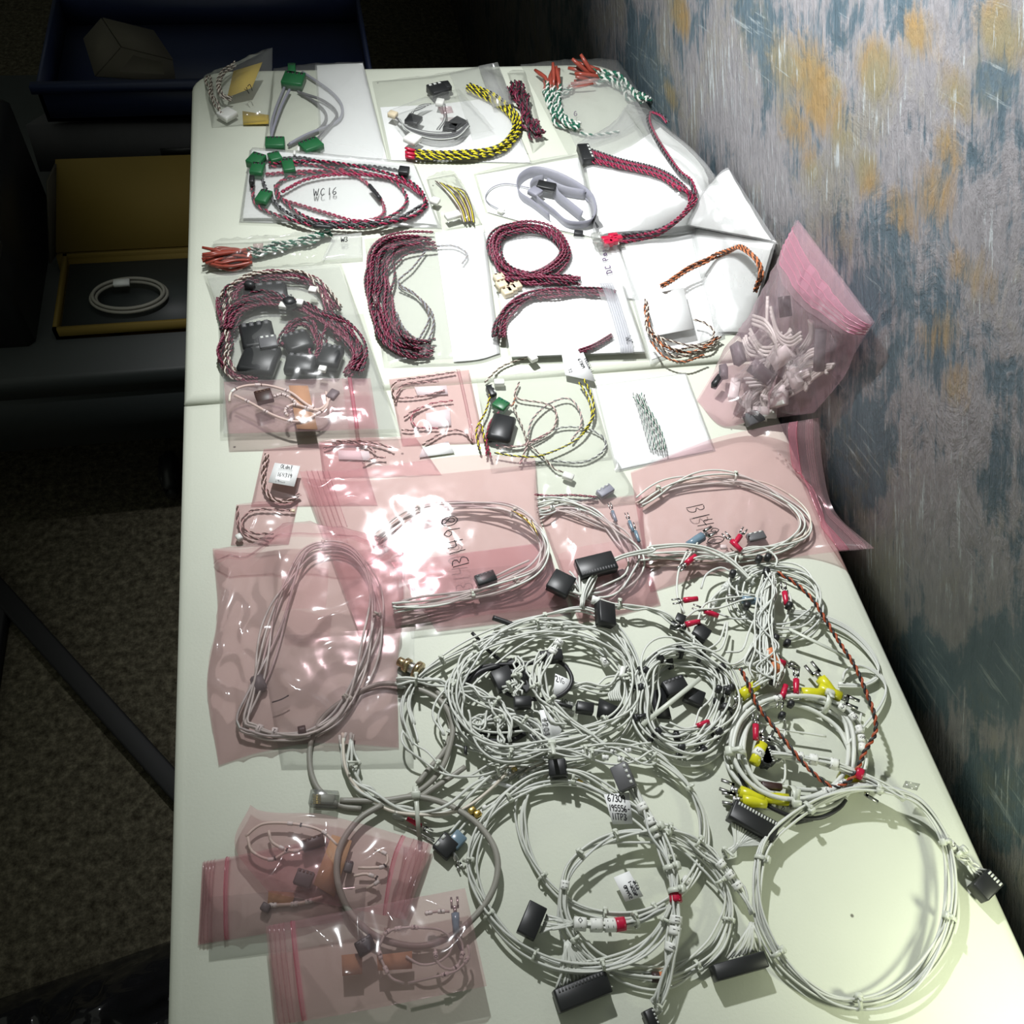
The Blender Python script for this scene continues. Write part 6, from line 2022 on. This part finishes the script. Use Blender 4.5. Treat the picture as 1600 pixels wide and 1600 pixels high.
loops = ([(830, 190), (850, 120), (780, 60), (690, 55), (630, 90), (620, 150), (700, 190), (800, 200)], [(590, 200), (580, 260), (640, 310), (760, 330), (820, 310)], [(420, 290), (450, 210), (530, 170), (590, 195)], [(325, 430), (285, 330), (290, 200), (330, 100), (345, 70)],
         [(400, 480), (440, 380), (560, 345), (700, 330)], [(340, 450), (400, 410), (520, 400), (640, 360), (720, 345)], [(370, 560), (410, 470), (500, 430), (600, 460), (690, 460)], [(390, 520), (380, 600), (430, 640), (520, 590), (560, 480)], [(560, 650), (650, 640), (690, 540), (720, 470)],
         [(410, 640), (520, 640), (560, 560), (570, 480)], [(600, 740), (680, 700), (720, 620), (760, 560)], [(480, 660), (580, 720), (660, 690), (710, 600)], [(920, 400), (900, 470), (880, 520)], [(910, 300), (930, 350), (920, 430), (890, 480)], [(840, 250), (830, 350), (810, 450)], [(400, 30), (360, 90), (330, 130)], [(370, 120), (430, 105), (500, 110)])
for k, c in enumerate(loops):
    tube('wire', path_px(z12(*c), .016 + .003 * (k % 6)), W, NW[k % 4], hs, 6)
for k in range(6):
    j = 9 * k
    tube('wire', path_px(z12((920, 410 + j), (1080, 430 + j), (1260, 510 + j), (1390, 640 + j), (1430, 760 + j * .6), (1340, 830 + j * .3), (1200, 825 + j * .5)), .006 + .002 * (k % 3)), W, NW[k % 4], hs, 6)
for k in range(3):
    tube('wire', path_px(z12((1225, 810), (1240, 770 - 6 * k), (1320, 738 - 6 * k), (1420, 760 + 9 * k), (1470, 840 + 7 * k), (1440, 950), (1340, 1080)), .008 + .003 * k), W, NW[k % 4], hs, 6)
for c in ((800, 110), (748, 120), (790, 190), (600, 203), (680, 385), (920, 385), (748, 500), (800, 482), (845, 570), (910, 598), (830, 815), (795, 240), (575, 870), (520, 860), (930, 945), (880, 1010)):
    block(hs, z12(c)[0], (4.5, 1.5), (-1.5, 4), .026, .007, BLACK, 'black_tie_head', bev=.0015)
for c, d in (((360, 352), (-8, 1)), ((478, 430), (-8, -3)), ((372, 485), (-8, 2)), ((900, 345), (-1, -6)), ((855, 700), (8, 3)), ((960, 845), (0, -7)), ((890, 875), (-2, 7)), ((362, 125), (-6, 5)), ((730, 1105), (0, -7)), ((625, 15), (4, -6)), ((620, 45), (-4, -4))):
    crimp(hs, z12(c)[0], d, .013, .0024, REDP, .026)
crimp(hs, z12((700, 358))[0], (-8, -1), .016, .0036, BLUET, .024)
crimp(hs, z12((388, 18))[0], (8, -5), .018, .0042, BLUET, .020)
q0, q1 = P(*z12((920, 520))[0], .030), P(*z12((1290, 700))[0], .014)
V, F = box_vf((q0 + q1) / 2, (q1 - q0) / 2, np.cross((0, 0, 1), (q1 - q0)) / np.linalg.norm(q1 - q0) * .0014, (0, 0, .0005))
mesh('long_tie_tail', V, F, NYLON, hs, False)
tube('kapton_wrap', path_px(z12((800, 640), (830, 690), (850, 760)), .030), .005, ORANGE, hs, 9)

# --- thick coil with yellow lugs
hs = harness('cable_harness', 'thick white coil with yellow lugs and number sleeves', z12((950, 1230))[0])
p = ring_px(z12, (600, 1250), (640, 1080), (760, 970), (930, 935), (1110, 960), (1250, 1050), (1300, 1200), (1270, 1350), (1150, 1450), (970, 1490), (800, 1470), (670, 1390), h=.006)
bundle(hs, p, 6, W * 1.9, NW, True, 1.35, 1.6, sides=8)
for f_ in (.01, .36, .80):
    tie(hs, p, f_, .0072, NYLON, True, tail=.012, head=.0036)
for f_, t_ in ((.66, '5'), (.68, '0'), (.70, '1'), (.72, '13'), (.44, '13'), (.47, '1'), (.50, '8'), (.53, '1'), (.40, '5'), (.22, '3')):
    sleeve(hs, p, f_, .006, .0030, SLEEVE, t_, True, rise=.0125)
p = path_px(z12((690, 1500), (800, 1530), (950, 1555), (1100, 1540), (1220, 1480)), .004)
bundle(hs, p, 2, W * 1.8, NW, False, 1.2, .6)
for f_, t_ in ((.2, '2'), (.32, '8'), (.42, '1')):
    sleeve(hs, p, f_, .008, .0038, SLEEVE, t_, rise=.003)
for c, d in (((690, 868), (-7, 5)), ((1055, 885), (-9, 0)), ((1140, 850), (-5, -6)), ((1150, 880), (7, 3)), ((745, 1228), (3, -7)), ((705, 1468), (-8, -3)), ((845, 1483), (9, 1)), ((1265, 1380), (5, 3)), ((720, 1500), (-8, -1))):
    crimp(hs, z12(c)[0], d, .019, .0044, YELT, .018)
sleeve(hs, path_px(z12((720, 1260), (745, 1225), (770, 1190)), .020), .5, .006, .0046, SLEEVE, '5')
tube('black_wire', path_px(z12((640, 1200), (635, 1300), (660, 1400), (720, 1470), (780, 1510), (850, 1550), (960, 1590), (1100, 1590), (1200, 1540), (1240, 1490)), .014), .0018, BLACKW, hs, 7)
block(hs, z12((1010, 1605))[0], (14, -3), (2, 3), .004, .006, BLACK, 'plug')
block(hs, z12((790, 1240))[0], (4, -15), (9, 4), .006, .010, BLACK, 'plug', pins=6)
for k in range(6):
    tube('wire', path_px(z12((800, 1120 + 20 * k), (860, 1150 + 18 * k), (950, 1240 + 6 * k)), .012), W, WHITE, hs, 5)
for c in ([(880, 1000), (900, 1080), (870, 1160), (800, 1130)], [(840, 1180), (890, 1260), (895, 1370), (860, 1410)], [(700, 1010), (730, 1050), (820, 1060), (900, 1040)], [(860, 1090), (1000, 1110), (1130, 1130)], [(1330, 1000), (1310, 1090), (1250, 1180)]):
    tube('wire', path_px(z12(*c), .018), W, WHITE, hs, 6)
block(hs, z12((820, 1412))[0], (16, 2), (-1, 5), .014, .005, CONB, 'brown_splice')
sleeve(hs, path_px(z12((840, 1410), (885, 1415)), .016), .9, .005, .003, SLEEVE, None)

# --- orange and black twisted pair
leads('long orange and black twisted pair looping over the right tangle', None, z12((640, 750, .030), (690, 850, .032), (740, 965, .034), (860, 1120, .034), (1000, 1290, .030), (1120, 1400, .026), (1190, 1420, .026), (1280, 1360, .030), (1345, 1220, .036), (1405, 1110, .042), (1395, 1000, .046), (1350, 880, .048), (1290, 740, .048), (1200, 600, .046), (1120, 470, .042), (1050, 360, .040), (950, 265, .036), (850, 205, .032)), 1, 1.9, (solid('burnt_orange_insulation', (0.36, 0.07, 0.025), 0.45), BLACKW), pitch=5.2, n_side=6, per=9)
